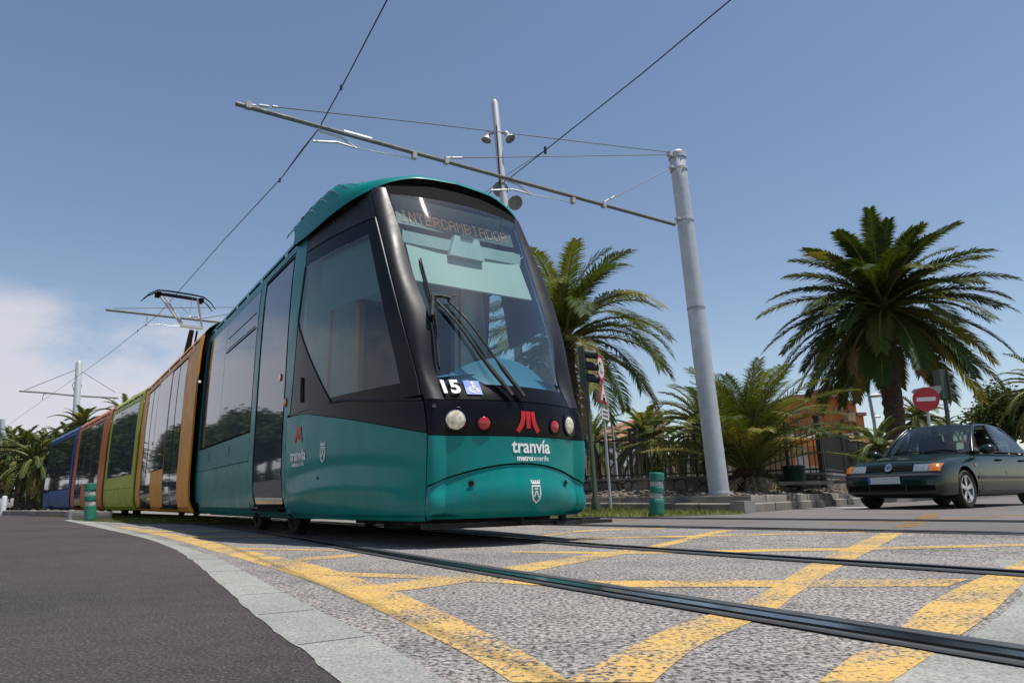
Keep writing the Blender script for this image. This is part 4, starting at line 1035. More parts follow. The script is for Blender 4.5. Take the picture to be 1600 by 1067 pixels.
w2 = [gz(1142, 0, z1), gz(1000, 118, z1), gz(852, 235, z1), gz(800, 276, z1)]
w2 = [w2[0]+(w2[0]-w2[1])*6]+w2+[w2[-1]+BK*6+RG*.05, w2[-1]+BK*25-RG*.6]
b_ = wire(w2, .0085, ''); b_.tube([gz(852, 235, z1), ap(797, 270), ap(757, 302)], .006, 4, False); b_.box(gz(852, 235, z1), (.035, .035, .12), (RG, BK, UZ))
tag(b_.build('contact_wire', 'wire'), 'dark contact wire crossing the sky from the top right down behind the tram roof', 'overhead wire', 'contact wires above the tracks')
# second cantilever, its pole hidden behind the tram
A2 = gz(245, 492, 6.47); ap2 = armplane(A2)
t2, e2 = ap2(165, 484), ap2(322, 501); root2 = e2+RG*2.2; root2z = root2.copy(); root2z[2] = 0.
p2 = thing('catenary_pole', root2z, 'pole hidden by the tram, its thin arm showing beside the pantograph', 'overhead line pole', 'poles carrying the overhead tram line')
b_ = MB(); b_.tube([root2z, root2z+UZ*7.3], [.16, .12], 16); b_.build('shaft', 'galvanised', p2)
b_ = MB(); b_.tube([root2, t2], .04, 8); b_.build('bracket_arm', 'arm_metal', p2)
cable([root2+UZ*.8, ap2(178, 482)], .012, 'stay_cable', 'cable', p2); cable([root2+UZ*.8, ap2(308, 499)], .012, 'stay_cable', 'cable', p2)
b_ = MB(); b_.tube([ap2(233, 508), ap2(252, 507), ap2(265, 510), ap2(283, 509)], .018, 5); b_.tube([ap2(230, 495), ap2(229, 503)], .02, 5); b_.build('steady_arm', 'galvanised', p2)
# third pole with an arm to each side
b3 = gz(113, 700, .0) if False else None
D3 = 46.
q0, q1_ = at(118, 660, D3), at(123.5, 568, D3); ax = nrm(q1_-q0); base3 = q0-ax*(q0[2]/ax[2])
p3 = thing('catenary_pole', base3, 'pale pole with an arm on each side, behind the tail of the tram', 'overhead line pole', 'poles carrying the overhead tram line')
b_ = MB(); b_.tube([base3, q1_, q1_+ax*.15], [.24, .2, .12], 16); b_.build('shaft', 'galvanised', p3)
c3 = at(118.5, 618, D3); a3 = armplane(c3)
for L_ in ([(118, 618.5), (75, 614), (30, 611)], [(119, 618.5), (150, 620), (185, 622)]):
    b_ = MB(); b_.tube([a3(*p) for p in L_], .055, 6); b_.build('bracket_arm', 'arm_metal', p3)
for L_ in ([(120, 577), (38, 610)], [(124, 578), (180, 613)], [(66, 625), (68, 616), (76, 614)], [(176, 630), (178, 624), (181, 622)], [(116, 612), (113, 602), (116, 597)], [(123, 612), (128, 602), (123, 596)]): cable([a3(*p) for p in L_], .02, 'stay_cable', 'arm_metal', p3, 5)
p4b = at(3, 790, 60); p4t = at(3.5, 655, 60); p4b[2] = 0
p4 = thing('catenary_pole', p4b, 'farthest pale pole at the left edge of the picture', 'overhead line pole', 'poles carrying the overhead tram line')
b_ = MB(); b_.tube([p4b, p4t], [.25, .22], 14); b_.build('shaft', 'galvanised', p4); cable([at(4, 688, 60), at(60, 689, 60)], .03, 'bracket_arm', 'arm_metal', p4)

# floodlight mast between tram and pole
DM = 21.
mb_, mt_ = at(803, 480, DM), at(772.5, 157, DM); axm = nrm(mt_-mb_); mb0 = mb_-axm*(mb_[2]/axm[2])
mast = thing('floodlight_mast', mb0, 'tall slim silver mast with four round floodlights, behind the tram roof', 'floodlight mast')
b_ = MB(); b_.tube([mb0, lerp(mb0, mt_, .5), lerp(mb0, mt_, .99), mt_], [.16, .13, .118, .07], 20); b_.build('shaft', 'galvanised', mast)
cable([at(775.5, 196, DM-.13), at(782, 300, DM-.13)], .018, 'cable_slot', 'black', mast)
def flood(px, py, mx_, my_, r_, aim, D_=DM):
    c_ = at(px, py, D_); a = nrm(aim); b_ = MB(); b_.cur = 0
    b_.lathe(c_, [(0, -.34), (.08, -.33), (.10, -.20), (.09, -.16), (r_*.6, -.10), (r_*.9, -.02), (r_, 0), (r_, .02)], 24, a); b_.cur = 1; b_.lathe(c_, [(r_, .015), (r_*.95, .012), (0, .012)], 24, a)
    b_.cur = 2; b_.tube([c_-a*.2, at(mx_, my_, DM)], .025, 5); b_.build('floodlight', ['galvanised', 'clear_lens', 'arm_metal'], mast, True, 40)
flood(760, 219, 774, 207, .17, V(-.25, -.15, -1)); flood(797, 217, 779, 206, .18, V(.45, -.3, -.85)); flood(782, 296, 783, 290, .26, V(-.1, -.9, -.45)); flood(805, 317, 786, 312, .25, V(.35, -.75, -.55))

# ------------------------------------------------------------------ bollards
def bollard(px, py, ytop, r_, label):
    b0 = G(px, py); d = ray(px, ytop); top = CAM+d*(b0[1]/d[1]); H = top[2]-b0[2]
    t = thing('bollard', b0, label, 'bollard', 'green and white flexible bollards beside the track')
    def seg(z0, z1, r0, r1, name, material, n=4):
        b_ = MB(); b_.lathe(b0, [(0, z0*H), (r0*.97, z0*H), (r0, z0*H+.006)]+[(r0+(r1-r0)*k/n, (z0+(z1-z0)*k/n)*H) for k in range(1, n)]+[(r1, z1*H-.008), (r1*.94, z1*H), (0, z1*H)], 24, nrm(top-b0)); b_.build(name, material, t, True, 40)
    seg(0, .40, r_*1.03, r_, 'base_sleeve', 'bollard_green'); seg(.40, .53, r_*.88, r_*.88, 'reflective_band', 'bollard_band'); seg(.53, .67, r_*.98, r_*.98, 'middle_sleeve', 'bollard_green'); seg(.67, .80, r_*.88, r_*.88, 'reflective_band', 'bollard_band'); seg(.80, 1., r_, r_*.98, 'top_sleeve', 'bollard_green')
bollard(1026, 806.5, 738, .113, 'weathered green and white bollard on the grass strip, near the thick silver pole'); bollard(141, 814, 755, .125, 'darker green and white bollard at the left, in front of the red-orange tram section')

# ------------------------------------------------------------------ right-hand kerb, island, wall, fence
KL, K0, K1 = G(925, 796), G(1173, 801), G(1345, 787.5)
kd = nrm(K1[:2]-K0[:2]); K2 = np.append(K1[:2]+kd*14, .06); KLL = np.append(KL[:2]+(KL-K0)[:2]/np.linalg.norm((KL-K0)[:2])*12, .05)
path = [KLL, KL, K0, K1, K2]
def offpath(P, o_):
    out = []
    for i, p in enumerate(P):
        a = nrm((P[i]-P[i-1])[:2]) if i else None; b = nrm((P[i+1]-P[i])[:2]) if i < len(P)-1 else None
        if a is None: a = b
        if b is None: b = a
        d = nrm(a+b); q = np.array([-d[1], d[0]]); q = q if q@np.array([0, 1.]) > -0.2 else -q
        if i >= 2: q = q if q@np.array([-.5, 1.]) > 0 else -q
        out.append(V(p[0]+q[0]*o_, p[1]+q[1]*o_, p[2]))
    return out
def strip3(name, P0_, P1_, z0, z1, material, kind='structure', n=1):
    mb = MB(); mb.grid([[p+UZ*z0 for p in P0_], [p+UZ*(z1-.02) for p in P0_], [lerp(p, q, .06 if np.linalg.norm(p-q) > .2 else .3)+UZ*z1 for p, q in zip(P0_, P1_)], [q+UZ*z1 for q in P1_]]); o = mb.build(name, material, None, True, 30); o['kind'] = kind; return o
def subdiv(P, n):
    out = []
    for a, b in zip(P[:-1], P[1:]):
        for k in range(n): out.append(lerp(a, b, k/n))
    return out+[P[-1]]
lowp = offpath(path, 0); up0 = offpath(path, .45); up1 = [up0[0], up0[1], lowp[2]+(K1-K0)/np.linalg.norm(K1-K0)*.12+UZ*0+V(0, .06, 0), lowp[3]+V(-.02, .06, 0), lowp[4]+V(-.02, .06, 0)]
strip3('kerb', lowp, [p+UZ*0 for p in offpath(path, .5)], -.02, .15, 'kerb')
upb = offpath([V(p[0], p[1], p[2]) for p in up1], .2)
strip3('upper_kerb', up1, [p for p in offpath(up1, .22)], .08, .27, 'kerb')
e_ = MB(); e_.box(K0+V(-.10, .06, .085), (.34, .22, .21), (nrm(K0-KL), V(-nrm(K0-KL)[1], nrm(K0-KL)[0], 0), UZ)); o = e_.build('kerb_end_stone', 'facade_grey', None, False); o['kind'] = 'structure'
jt_ = MB()
tot = [lerp(K0, K1, k/6) for k in range(1, 6)]+[lerp(KL, K0, k/4) for k in range(1, 4)]
for p in tot: jt_.box(p+UZ*.07+V(-.0, -.004, 0), (.008, .012, .15))
for k in range(1, 7):
    p = lerp(up1[2], up1[3], (k-.4)/6); jt_.box(p+UZ*.2+V(0, -.004, 0), (.008, .012, .14))
o = jt_.build('kerb_joint', 'rubber', None, False); o['kind'] = 'structure'
# wall and fence line
Wp = [at(640, 760, 23.), at(900, 759, 19.), at(1100, 758, 17.2), at(1292, 757, 15.9), at(1352, 752, 21.), at(1420, 752, 30)]
for p, z in zip(Wp, (.45, .47, .47, .44, .40, .40)): p[2] = z
# island soil: a grid between kerb and wall
rowA = [up1[0], up1[1], lerp(up1[1], up1[2], .5), up1[2], lerp(up1[2], up1[3], .5), up1[3], up1[4]]
rowA = [p+V(0, .15, .24) for p in rowA]
rowB = [Wp[0], Wp[1], lerp(Wp[1], Wp[2], .5), Wp[2], Wp[3], Wp[4], Wp[5]]
A_s, B_s = subdiv(rowA, 10), subdiv(rowB, 10); rg = random.Random(5)
mb = MB(); NR = 16
mb.grid([[lerp(a, b, j/NR)+(UZ*rg.gauss(0, .018) if 0 < j < NR else UZ*0) for a, b in zip(A_s, B_s)] for j in range(NR+1)]); o = mb.build('soil_island', 'dirt'); o['kind'] = 'structure'
# stones, husks and clods lying on the soil
st = MB(); rg = random.Random(11)
def soil(u, v):
    i = u*(len(A_s)-1); k = min(int(i), len(A_s)-2); f = i-k; return lerp(lerp(A_s[k], A_s[k+1], f), lerp(B_s[k], B_s[k+1], f), v)
for k in range(900):
    c_ = soil(rg.uniform(.12, .85), rg.random()**1.3); r_ = rg.uniform(.012, .05)*(1.8 if rg.random() < .06 else 1); st.cur = rg.choice((0, 0, 1, 2))
    n = 6; st.lathe(c_+UZ*r_*.2, [(0, -r_*.5), (r_*rg.uniform(.7, 1.1), -r_*.1), (r_*rg.uniform(.6, 1.), r_*.3), (0, r_*.6)], n, (rg.gauss(0, .2), rg.gauss(0, .2), 1))
tag(st.build('loose_stones', ['kerb', 'dirt', 'bark_boots'], None, False), kind='stuff')
for px, py, Y, sx, lab in ((1262, 757, 14.6, 1.3, 'long pale flat slab lying on the soil, right of the squat palm'), (1322, 755, 14.9, .9, 'short pale flat slab lying at the foot of the stone wall near the green car')):
    c_ = at(px, py, Y); b_ = MB(); n = 14; rg = random.Random(int(px)); pol = [c_+V(math.cos(a)*sx*.5*rg.uniform(.75, 1.1), math.sin(a)*.22*rg.uniform(.7, 1.2), 0) for a in [2*math.pi*k/n for k in range(n)]]
    b_.prism(pol, (0, 0, .07)); tag(b_.build('stone_slab', 'kerb', None, False), lab, 'stone slab', 'flat stone slabs on the soil')
wall = thing('stone_wall', Wp[2], 'low rubble stone wall with pale coping, running behind the soil island under the fence', 'wall')
def wallrun(P, z0, z1, th, name, material, parent, out=0.):
    mb = MB(); F_ = [p+V(0, -out, 0) for p in P]; B_ = [p+V(.0, th, 0) for p in P]
    mb.grid([[V(p[0], p[1], z0) for p in F_], [V(p[0], p[1], z1) for p in F_], [V(p[0], p[1], z1) for p in B_], [V(p[0], p[1], z0) for p in B_]]); return mb.build(name, material, parent, False)
wallrun(Wp, .1, .74, .3, 'masonry', 'stone', wall); wallrun(Wp, .745, .80, .36, 'coping', 'kerb', wall, .04)
fence = thing('railing', Wp[2]+V(0, .15, .8), 'dark brown metal railing with square posts on top of the low stone wall', 'fence')
for (a, b, n, tilt_) in ((Wp[0], Wp[1], 26, 0), (Wp[1], Wp[2], 34, 0), (Wp[2], Wp[3], 30, 0), (Wp[3], Wp[4], 34, 0), (Wp[4], Wp[5], 30, 0)):
    mb = MB(); H = 1.08; d = nrm((b-a)*V(1, 1, 0)); q = V(-d[1], d[0], 0)
    a_, b2_ = V(a[0], a[1]+.15, .8), V(b[0], b[1]+.15, .8)
    for z in (.08, H-.08): mb.box(lerp(a_, b2_, .5)+UZ*z, (np.linalg.norm(b2_-a_), .04, .04), (d, q, UZ))
    L_ = np.linalg.norm(b2_-a_); n = int(L_/.125)
    for k in range(1, n): mb.box(lerp(a_, b2_, k/n)+UZ*(H/2), (.045 if a is Wp[3] else .022, .02, H), (d, q, UZ))
    mb.build('bar_panel', 'fence_paint', fence, False)
    for t in (0., .5):
        pm_ = MB(); p_ = lerp(a_, b2_, t); 
        for o_ in (-.09, .09): pm_.box(p_+d*o_+UZ*.62, (.06, .10, 1.24), (d, q, UZ))
        pm_.box(p_+UZ*1.27, (.28, .14, .06), (d, q, UZ)); pm_.build('post', 'fence_paint', fence, False)

# waste bin
bp_ = at(1243, 757, 15.4); bp_[2] = .45
bn = thing('waste_bin', bp_, 'small dark green waste bin by the wall, right of the squat palm', 'bin')
b_ = MB(); b_.lathe(bp_, [(0, .02), (.19, .02), (.21, .1), (.235, .42), (.245, .44), (.245, .48), (.21, .50), (0, .50)], 20); b_.build('bucket', 'bin_green', bn)
b_ = MB(); b_.tube([bp_+V(.0, .28, 0), bp_+V(0, .28, 1.5)], .035, 8); b_.build('post', 'bin_green', bn)

# grass
def grass(name, poly, n, h, hf, seed):
    rg = random.Random(seed); P = np.array([p[:2] for p in poly]); mn, mx_ = P.min(0), P.max(0); mb = MB(); c_ = 0
    def inside(x, y):
        r_ = False; j = len(P)-1
        for i in range(len(P)):
            if (P[i][1] > y) != (P[j][1] > y) and x < (P[j][0]-P[i][0])*(y-P[i][1])/(P[j][1]-P[i][1])+P[i][0]: r_ = not r_
            j = i
        return r_
    while c_ < n:
        x, y = rg.uniform(mn[0], mx_[0]), rg.uniform(mn[1], mx_[1])
        if not inside(x, y): continue
        c_ += 1; z = hf(x, y); hh = h*rg.uniform(.4, 1.2); a = rg.uniform(0, 6.28); w_ = .008; dx, dy = math.cos(a)*w_, math.sin(a)*w_; lx, ly = rg.gauss(0, hh*.5), rg.gauss(0, hh*.5)
        mb.cur = 1 if rg.random() < .25 else 0
        mb.add([(x-dx, y-dy, z), (x+dx, y+dy, z), (x+lx, y+ly, z+hh)], [(0, 1, 2)])
    return tag(mb.build(name, ['grass_blade', 'frond_pale'], None, False), kind='stuff')
gR = [G(862, 811.5)[:2], G(1030, 807.5)[:2], G(1150, 803.5)[:2], G(1172, 801.5)[:2], KL[:2], KLL[:2], (-2., 13.5)]
sheet('grass_verge', gR, .009, 'grassbase'); grass('verge_grass', gR, 12000, .065, lambda x, y: gh(x, y)+.008, 1)
gL = [tuple(G(p[0], p[1])[:2]) for p in ((112, 812.5), (200, 817), (330, 819.5))]+[(-4.4, 13.2), (-16.5, 28.5), (-20.4, 33), (-26, 34), (-16.2, 24.5), (-9.9, 17.4)]
sheet('grass_verge', gL, .008, 'grassbase'); grass('verge_grass', gL, 14000, .06, lambda x, y: .007, 2)
k_a = [V(-9.95, 17.35, 0), V(-16, 24.4, 0), V(-60, 65.8, 0)]
strip3('kerb', [G(112, 812)+V(0, 0, 0)]+k_a, [G(112, 812)+V(.16, .12, 0)]+[p+V(.16, .12, 0) for p in k_a], -.02, .20, 'kerb')
e_ = MB(); e_.box(G(105, 811)+V(.10, .25, .10), (.36, .42, .24), (V(.6, -.8, 0), V(.8, .6, 0), UZ)); o = e_.build('kerb_end_stone', 'facade_grey', None, False); o['kind'] = 'structure'

# ------------------------------------------------------------------ palms
def frond(mb, p0, az, el, L_, bend, nl, lw, ll, rng, mi, stem=None, twist=0., wid=1.):
    n = 14; P = [V(*p0)]; e = el; dirs = []
    for i in range(n):
        f = i/n; e2 = e-bend*(f**1.3); d = V(math.cos(az)*math.cos(e2), math.sin(az)*math.cos(e2), math.sin(e2)); dirs.append(d); P.append(P[-1]+d*L_/n)
    dirs.append(dirs[-1])
    if stem is not None:
        mb.cur = stem; mb.tube(P[::2], [lw*(2.4-2.2*k/(len(P[::2])-1)) for k in range(len(P[::2]))], 4, False)
    mb.cur = mi; side = V(-math.sin(az), math.cos(az), 0)
    for k in range(nl):
        f = .10+.90*(k+.5)/nl; i = f*n; a = min(int(i), n-1); c_ = lerp(P[a], P[a+1], i-a); d = dirs[a]; up_ = np.cross(side, d); up_ = up_ if up_[2] > 0 else -up_
        env = (.35+.65*math.sin(min(1, (f+.05)*1.15)*math.pi*.62+.15))*(1. if f < .8 else 1-(f-.8)*2.6)
        for s_ in (-1, 1):
            l_ = ll*env*rng.uniform(.85, 1.12); fw = .55+.5*f; dr = nrm(side*s_*1.+d*fw*1.1+up_*(.28+rng.gauss(0, .10))+V(0, 0, -.10))
            q = nrm(np.cross(dr, up_))*lw*1.0
            mid = c_+dr*l_*.5; tp = c_+dr*l_+V(0, 0, -l_*.22)
            mb.add([c_-q*.6, c_+q*.6, mid+q, tp, mid-q], [(0, 1, 2, 4), (4, 2, 3)])
def palm(name, base, crown, fl, tr, nf, nl, label, seed, cat='palm tree', group='palm trees', lean=1., elr=(84, -48), bendr=(.9, 1.5), dead=0, pale=.12, ll=.42, lw=.016, boots=True, trunk=True):
    base, crown = V(*base), V(*crown); t = thing(name, base, label, cat, group); rng = random.Random(seed)
    if trunk:
        mb = MB(); n = 12; rows = []; NS = 40 if tr > .2 else 14; H = np.linalg.norm(crown-base)
        for i in range(NS+1):
            f = i/NS; c_ = lerp(base, crown, f); r_ = tr*(1.12-.12*min(1, f*6)+(.22*sm(.8, 1., f) if boots else 0))
            rows.append([c_+V(math.cos(2*math.pi*(k+.5*(i % 2))/20), math.sin(2*math.pi*(k+.5*(i % 2))/20), 0)*r_*(1+rng.gauss(0, .03)+(.06 if i % 2 else -.05)) for k in range(20)])
        mb.grid(rows, True); mb.build('trunk', 'bark', t, True, 20)
    mb = MB(); ga = 2.399963; 
    for i in range(nf):
        f = (i+.5)/nf; az = i*ga+rng.gauss(0, .14); el = R(elr[0]+(elr[1]-elr[0])*f**.85+rng.gauss(0, 4)); 
        L_ = fl*(.78+.28*math.sin(min(1, f*1.6)*math.pi/2))*rng.uniform(.88, 1.08); b_ = bendr[0]+(bendr[1]-bendr[0])*math.sin(f*math.pi)*rng.uniform(.8, 1.15)
        r_ = rng.random(); mi = 2 if r_ < pale*f*1.6 else (1 if r_ < .40 else 0)
        p_ = crown+V(math.cos(az), math.sin(az), 0)*tr*.55*f+UZ*(tr*.8*(1-f)-tr*.3*f)
        frond(mb, p_, az, el, L_, b_, nl, lw, ll*fl/4.2, rng, mi, 3)
    if dead:
        for i in range(dead):
            az = rng.uniform(0, 6.28); frond(mb, crown-UZ*tr*.7+V(math.cos(az), math.sin(az), 0)*tr*.8, az, R(rng.uniform(-45, -5)), fl*rng.uniform(.55, .8), rng.uniform(.9, 1.4), int(nl*.7), lw*.9, ll*.8*fl/4.2, rng, 4, 4)
    mb.build('crown', ['frond', 'frond_olive', 'frond_pale', 'frond_stem', 'frond_dead'], t, False); return t
palm('palm_tree', at(1408, 760, 25)*V(1, 1, 0)+UZ*.3, at(1380, 484, 25), 4.15, .33, 98, 78, 'tallest palm with a huge round drooping crown, rising behind the green car', 4, dead=9, pale=.14, ll=.68, lw=.030, elr=(87, -38), bendr=(.55, 1.05))
palm('palm_tree', at(906, 760, 21)*V(1, 1, 0)+UZ*.3, at(882, 536, 21), 4.0, .25, 50, 70, 'tall palm with long arching fronds, directly behind the right side of the tram cab', 9, dead=5, pale=.3, ll=.66, lw=.022, elr=(84, -18), bendr=(1.0, 1.7))
# squat palm with a shaggy bulb
lb = at(1175, 765, 15.5); lb[2] = .30
lt = palm('squat_palm', lb, lb+UZ*.68, 2.55, .36, 60, 56, 'squat young palm with a brown shaggy bulb, growing right of the thick silver pole', 21, elr=(87, 22), bendr=(.55, 1.25), dead=9, pale=.22, ll=.74, lw=.013, trunk=False)
rng = random.Random(2); mb = MB(); rows = []
for i in range(13):
    f = i/12; r_ = .40*math.sin(math.pi*(.22+.62*f))**.8+.02; rows.append([lb+V(math.cos(2*math.pi*k/22)*r_, math.sin(2*math.pi*k/22)*r_, -.03+.62*f) for k in range(22)])
mb.cur = 0; mb.grid(rows, True)
for k in range(420):
    a = rng.uniform(0, 6.28); f = rng.random(); r_ = .40*math.sin(math.pi*(.22+.62*f))**.8; c_ = lb+V(math.cos(a)*r_, math.sin(a)*r_, .58*f); o_ = V(math.cos(a), math.sin(a), .9); mb.cur = rng.choice((0, 1)); q = V(-math.sin(a), math.cos(a), 0)*.035
    tp = c_+nrm(o_)*rng.uniform(.05, .15); mb.add([c_-q, c_+q, tp+q*.35, tp-q*.35, c_+UZ*.03], [(0, 1, 2, 3), (1, 4, 2), (4, 0, 3), (4, 3, 2)])
mb.build('trunk', ['bark', 'bark_boots'], lt, False)
for i, (px, pyc, Y, fl, tr_, nf, nl, lab) in enumerate((
    (1010, 690, 30, 2.3, .3, 46, 26, 'shaggy medium palm behind the railing, left of the thick silver pole'),
    (924, 694, 36, 2.5, .3, 40, 22, 'dark medium palm behind the railing, seen past the traffic light pole'),
    (1098, 668, 27, 2.5, .3, 40, 24, 'medium palm behind the railing, partly hidden by the thick silver pole'),
    (1436, 655, 48, 2.6, .4, 40, 16, 'small distant palm just right of the tallest palm trunk'),
    (1372, 702, 19.5, 1.25, .12, 24, 24, 'low bright green young palm beside the bonnet of the green car'),
    (1527, 660, 80, 2.6, .3, 36, 12, 'tiny distant palm above the roof of the green car'),
    (1476, 668, 90, 2.6, .3, 30, 12, 'tiny distant palm behind the right-hand traffic light'),
    (1638, 612, 42, 3.6, .4, 46, 20, 'palm whose frond tips poke in at the right edge of the picture'),
    (36, 704, 52, 2.6, .35, 44, 16, 'leftmost palm of the row behind the parked cars'),
    (70, 706, 55, 2.6, .35, 44, 16, 'second palm from the left in the row behind the parked cars'),
    (103, 697, 52, 2.4, .35, 44, 16, 'bushy palm close to the rear end of the blue tram section'),
    (128, 670, 44, 2.0, .35, 40, 18, 'palm rising above the blue tram section, beside the double-armed pole'),
    (160, 695, 56, 2.4, .35, 40, 16, 'palm half hidden by the tail of the tram, right of the double-armed pole'),
    (52, 722, 46, 2.7, .35, 40, 16, 'low bushy palm in front of the leftmost palms'),
    (92, 724, 47, 2.8, .35, 40, 16, 'low bushy palm just left of the blue tram section'),
    (14, 698, 62, 2.6, .35, 40, 14, 'tall thin palm behind the farthest pale pole'),
    (10, 715, 60, 3.2, .35, 40, 14, 'palm cut by the left edge of the picture, behind the farthest pale pole'),
    (196, 652, 60, 2.8, .35, 36, 14, 'palm whose frond tips show over the red-orange tram roof'))):
    cr = at(px, pyc, Y); bs = cr.copy(); bs[2] = .2; bs[0] += .3
    palm('palm_tree', bs, cr, fl, tr_, nf, nl, lab, 40+i, pale=.2, ll=.6, lw=.02+.0006*Y, elr=(84, -42), dead=3 if Y < 40 else 1)

# broadleaf trees
def tree(base, H, rad, label, seed, n=5000, leaf=.16, matn='leaf_dark', group=None, cat='tree'):
    base = V(*base); t = thing('broadleaf_tree', base, label, cat, group); rng = random.Random(seed); tr = MB(); top = base+UZ*H*.62
    tr.tube([base, base+UZ*H*.25+V(.1, 0, 0), base+UZ*H*.45], [H*.045, H*.035, H*.025], 9)
    blobs = []
    for k in range(26):
        a = rng.uniform(0, 6.28); e = rng.uniform(-.5, 1.2); r_ = rad*rng.uniform(.35, .8); c_ = top+V(math.cos(a)*math.cos(e)*r_, math.sin(a)*math.cos(e)*r_, math.sin(e)*r_*.8); blobs.append((c_, rad*rng.uniform(.24, .42)))
        if k < 9: tr.tube([base+UZ*H*.4, lerp(base+UZ*H*.45, c_, .5)+V(0, 0, .2), c_], [H*.018, H*.011, H*.004], 6)
    tr.build('trunk', 'bark', t)
    mb = MB()
    for k in range(n):
        c_, r_ = rng.choice(blobs); d = nrm([rng.gauss(0, 1) for _ in range(3)]); p = c_+d*r_*rng.uniform(.55, 1.08); nn = nrm(d+nrm([rng.gauss(0, 1) for _ in range(3)])*.8); a = nrm(np.cross(nn, V(.3, .2, 1))); b_ = np.cross(nn, a); l_ = leaf*rng.uniform(.6, 1.3); mb.cur = rng.choice((0, 0, 1))
        mb.add([p-a*l_, p-b_*l_*.5, p+a*l_, p+b_*l_*.5], [(0, 1, 2, 3)])
    mb.build('crown', [matn, 'leaf_mid'], t, False)
tb = at(1592, 760, 46); tb[2] = .2
tree(tb, 7.4, 3.2, 'dark round leafy tree at the right edge, behind the green car', 5, 6000, .15)
TL = ['round street tree far outside the left edge of the view', 'street tree outside the left edge, nearest to the road but one', 'street tree outside the left edge, in the middle of the nearer row', 'street tree outside the left edge, farthest from the track', 'street tree outside the left edge, between the two farthest ones', 'tallest street tree outside the left edge of the view', 'smallest street tree outside the left edge, nearest to the road']
for i, (x, y, H, r_) in enumerate(((-46, 52, 7.4, 3.6), (-33, 38, 6.6, 3.2), (-38.5, 43, 7.2, 3.5), (-58, 66, 8, 4.0), (-50, 58, 7.6, 3.8), (-44, 47, 8, 3.8), (-31, 33.5, 6.0, 2.8))):
    tree((x, y, 0), H, r_, TL[i], 60+i, 8000, .19, 'leaf_dark', 'dense trees at the left')

rg = random.Random(8); hp = [at(-330, 770, 58), at(-60, 770, 60), at(172, 770, 60)]; mb = MB()
for k in range(9000):
    u = rg.random()*2; i = int(u); p = lerp(hp[i], hp[min(i+1, 2)], u-i); p[2] = rg.random()**.8*2.0*(1+.2*math.sin(u*23)); p = p+V(0, rg.gauss(0, .5), 0); a = rg.uniform(0, 6.28); l_ = rg.uniform(.10, .2)
    d = V(math.cos(a), math.sin(a)*.6, rg.gauss(0, .6))*l_; q = V(-math.sin(a), .3, rg.gauss(0, .7))*l_*.5; mb.cur = rg.choice((0, 0, 1)); mb.add([p-d, p-q, p+d, p+q], [(0, 1, 2, 3)])
tag(mb.build('hedge', ['leaf_dark', 'leaf_mid'], None, False), 'low dark hedge running behind the left palms and parked cars', 'hedge')
# ------------------------------------------------------------------ signals and signs
def oriented(yaw):     # facing direction (cos, sin) on the ground
    f = V(math.cos(yaw), math.sin(yaw), 0); return f, V(-f[1], f[0], 0)
def signal(px, pyb, pyt, D_, face_deg, label, Hh, wd, z_b=None, flare=True):
    b0 = at(px[0], pyb, D_); 
    if z_b is not None: b0[2] = z_b
    top = at(px[1], pyt, D_); t = thing('traffic_light', b0, label, 'traffic light', 'traffic lights'); ax = nrm(top-b0)
    b_ = MB(); b_.tube([b0, b0+ax*.02, b0+ax*.22, b0+ax*.34, top-ax*Hh*.5], [.10, .10, .09, .055, .052] if flare else [.055]*5, 14); b_.build('post', 'olive_paint', t, True, 40)
    f, q = oriented(R(face_deg)); hc_2 = top-ax*Hh/2; d_ = wd*.7
    b_ = MB(); b_.box(hc_2-f*d_*.35, (d_, wd, Hh), (f, q, ax)); b_.box(hc_2+f*d_*.2, (.02, wd*1.5, Hh*1.04), (f, q, ax)); b_.build('housing', 'olive_paint', t, False)
    for k in range(3):
        c_ = hc_2+ax*Hh*(.32-.32*k)+f*d_*.2; r_ = Hh*.135
        b_ = MB(); rows = []
        for j in range(5):
            x = .02+.30*Hh*j/4; rows.append([c_+f*x+(q*math.sin(a)+ax*math.cos(a))*r_*(1-.04*j)-ax*(.012*j) for a in [(-2.3+4.6*i/14) for i in range(15)]])
        b_.grid(rows); b_.grid([[p-(p-c_-f*((p-c_)@f))*.06 for p in r__] for r__ in rows][::-1]); b_.build('visor', 'visor_dark', t, True, 60)
        b_ = MB(); b_.lathe(c_+f*.015, [(r_*.95, 0), (r_*.7, .02), (0, .03)], 16, f); b_.build('lens', ('red_lens', 'amber_lens', 'bollard_green')[k], t)
    return t
signal((932, 911), 800, 543, 14.0, -18, 'olive green traffic light seen from the side, right beside the tram cab', .80, .17, .05)
signal((1487, 1470), 700, 578, 18.5, 8, 'traffic light seen from behind above the roof of the green car', .80, .26, .1, False)

def signpost(pts, r_, t): b_ = MB(); b_.tube(pts, r_, 10); b_.build('post', 'galvanised', t)
sb, stp = at(955, 800, 14.7), at(936, 548, 14.7); sb[2] = .06; axs = nrm(stp-sb)
sg = thing('road_sign', sb, 'grey post with a round sign above a triangular warning sign, near the tram', 'road sign')
signpost([sb, stp-axs*.3], .028, sg)
fd, qd = oriented(R(-24)); 
def plate2d(c_, f, q, u): return lambda x, y, o=0.: c_+q*x+u*y+f*o
def disc(c_, f, q, u, r_, mats, name, parent, inner=None):
    b_ = MB(); fn = plate2d(c_, f, q, u); n = 36; b_.cur = 0
    b_.prism([fn(r_*math.cos(2*math.pi*k/n), r_*math.sin(2*math.pi*k/n), -.012) for k in range(n)], f*.012)
    if inner: b_.cur = 1; b_.add([fn(inner*math.cos(2*math.pi*k/n), inner*math.sin(2*math.pi*k/n), .003) for k in range(n)], [tuple(range(n))])
    return b_, fn
cS = at(938.5, 575, 14.65)
b_, fn = disc(cS, fd, qd, axs, .29, None, 'round', sg, .225)
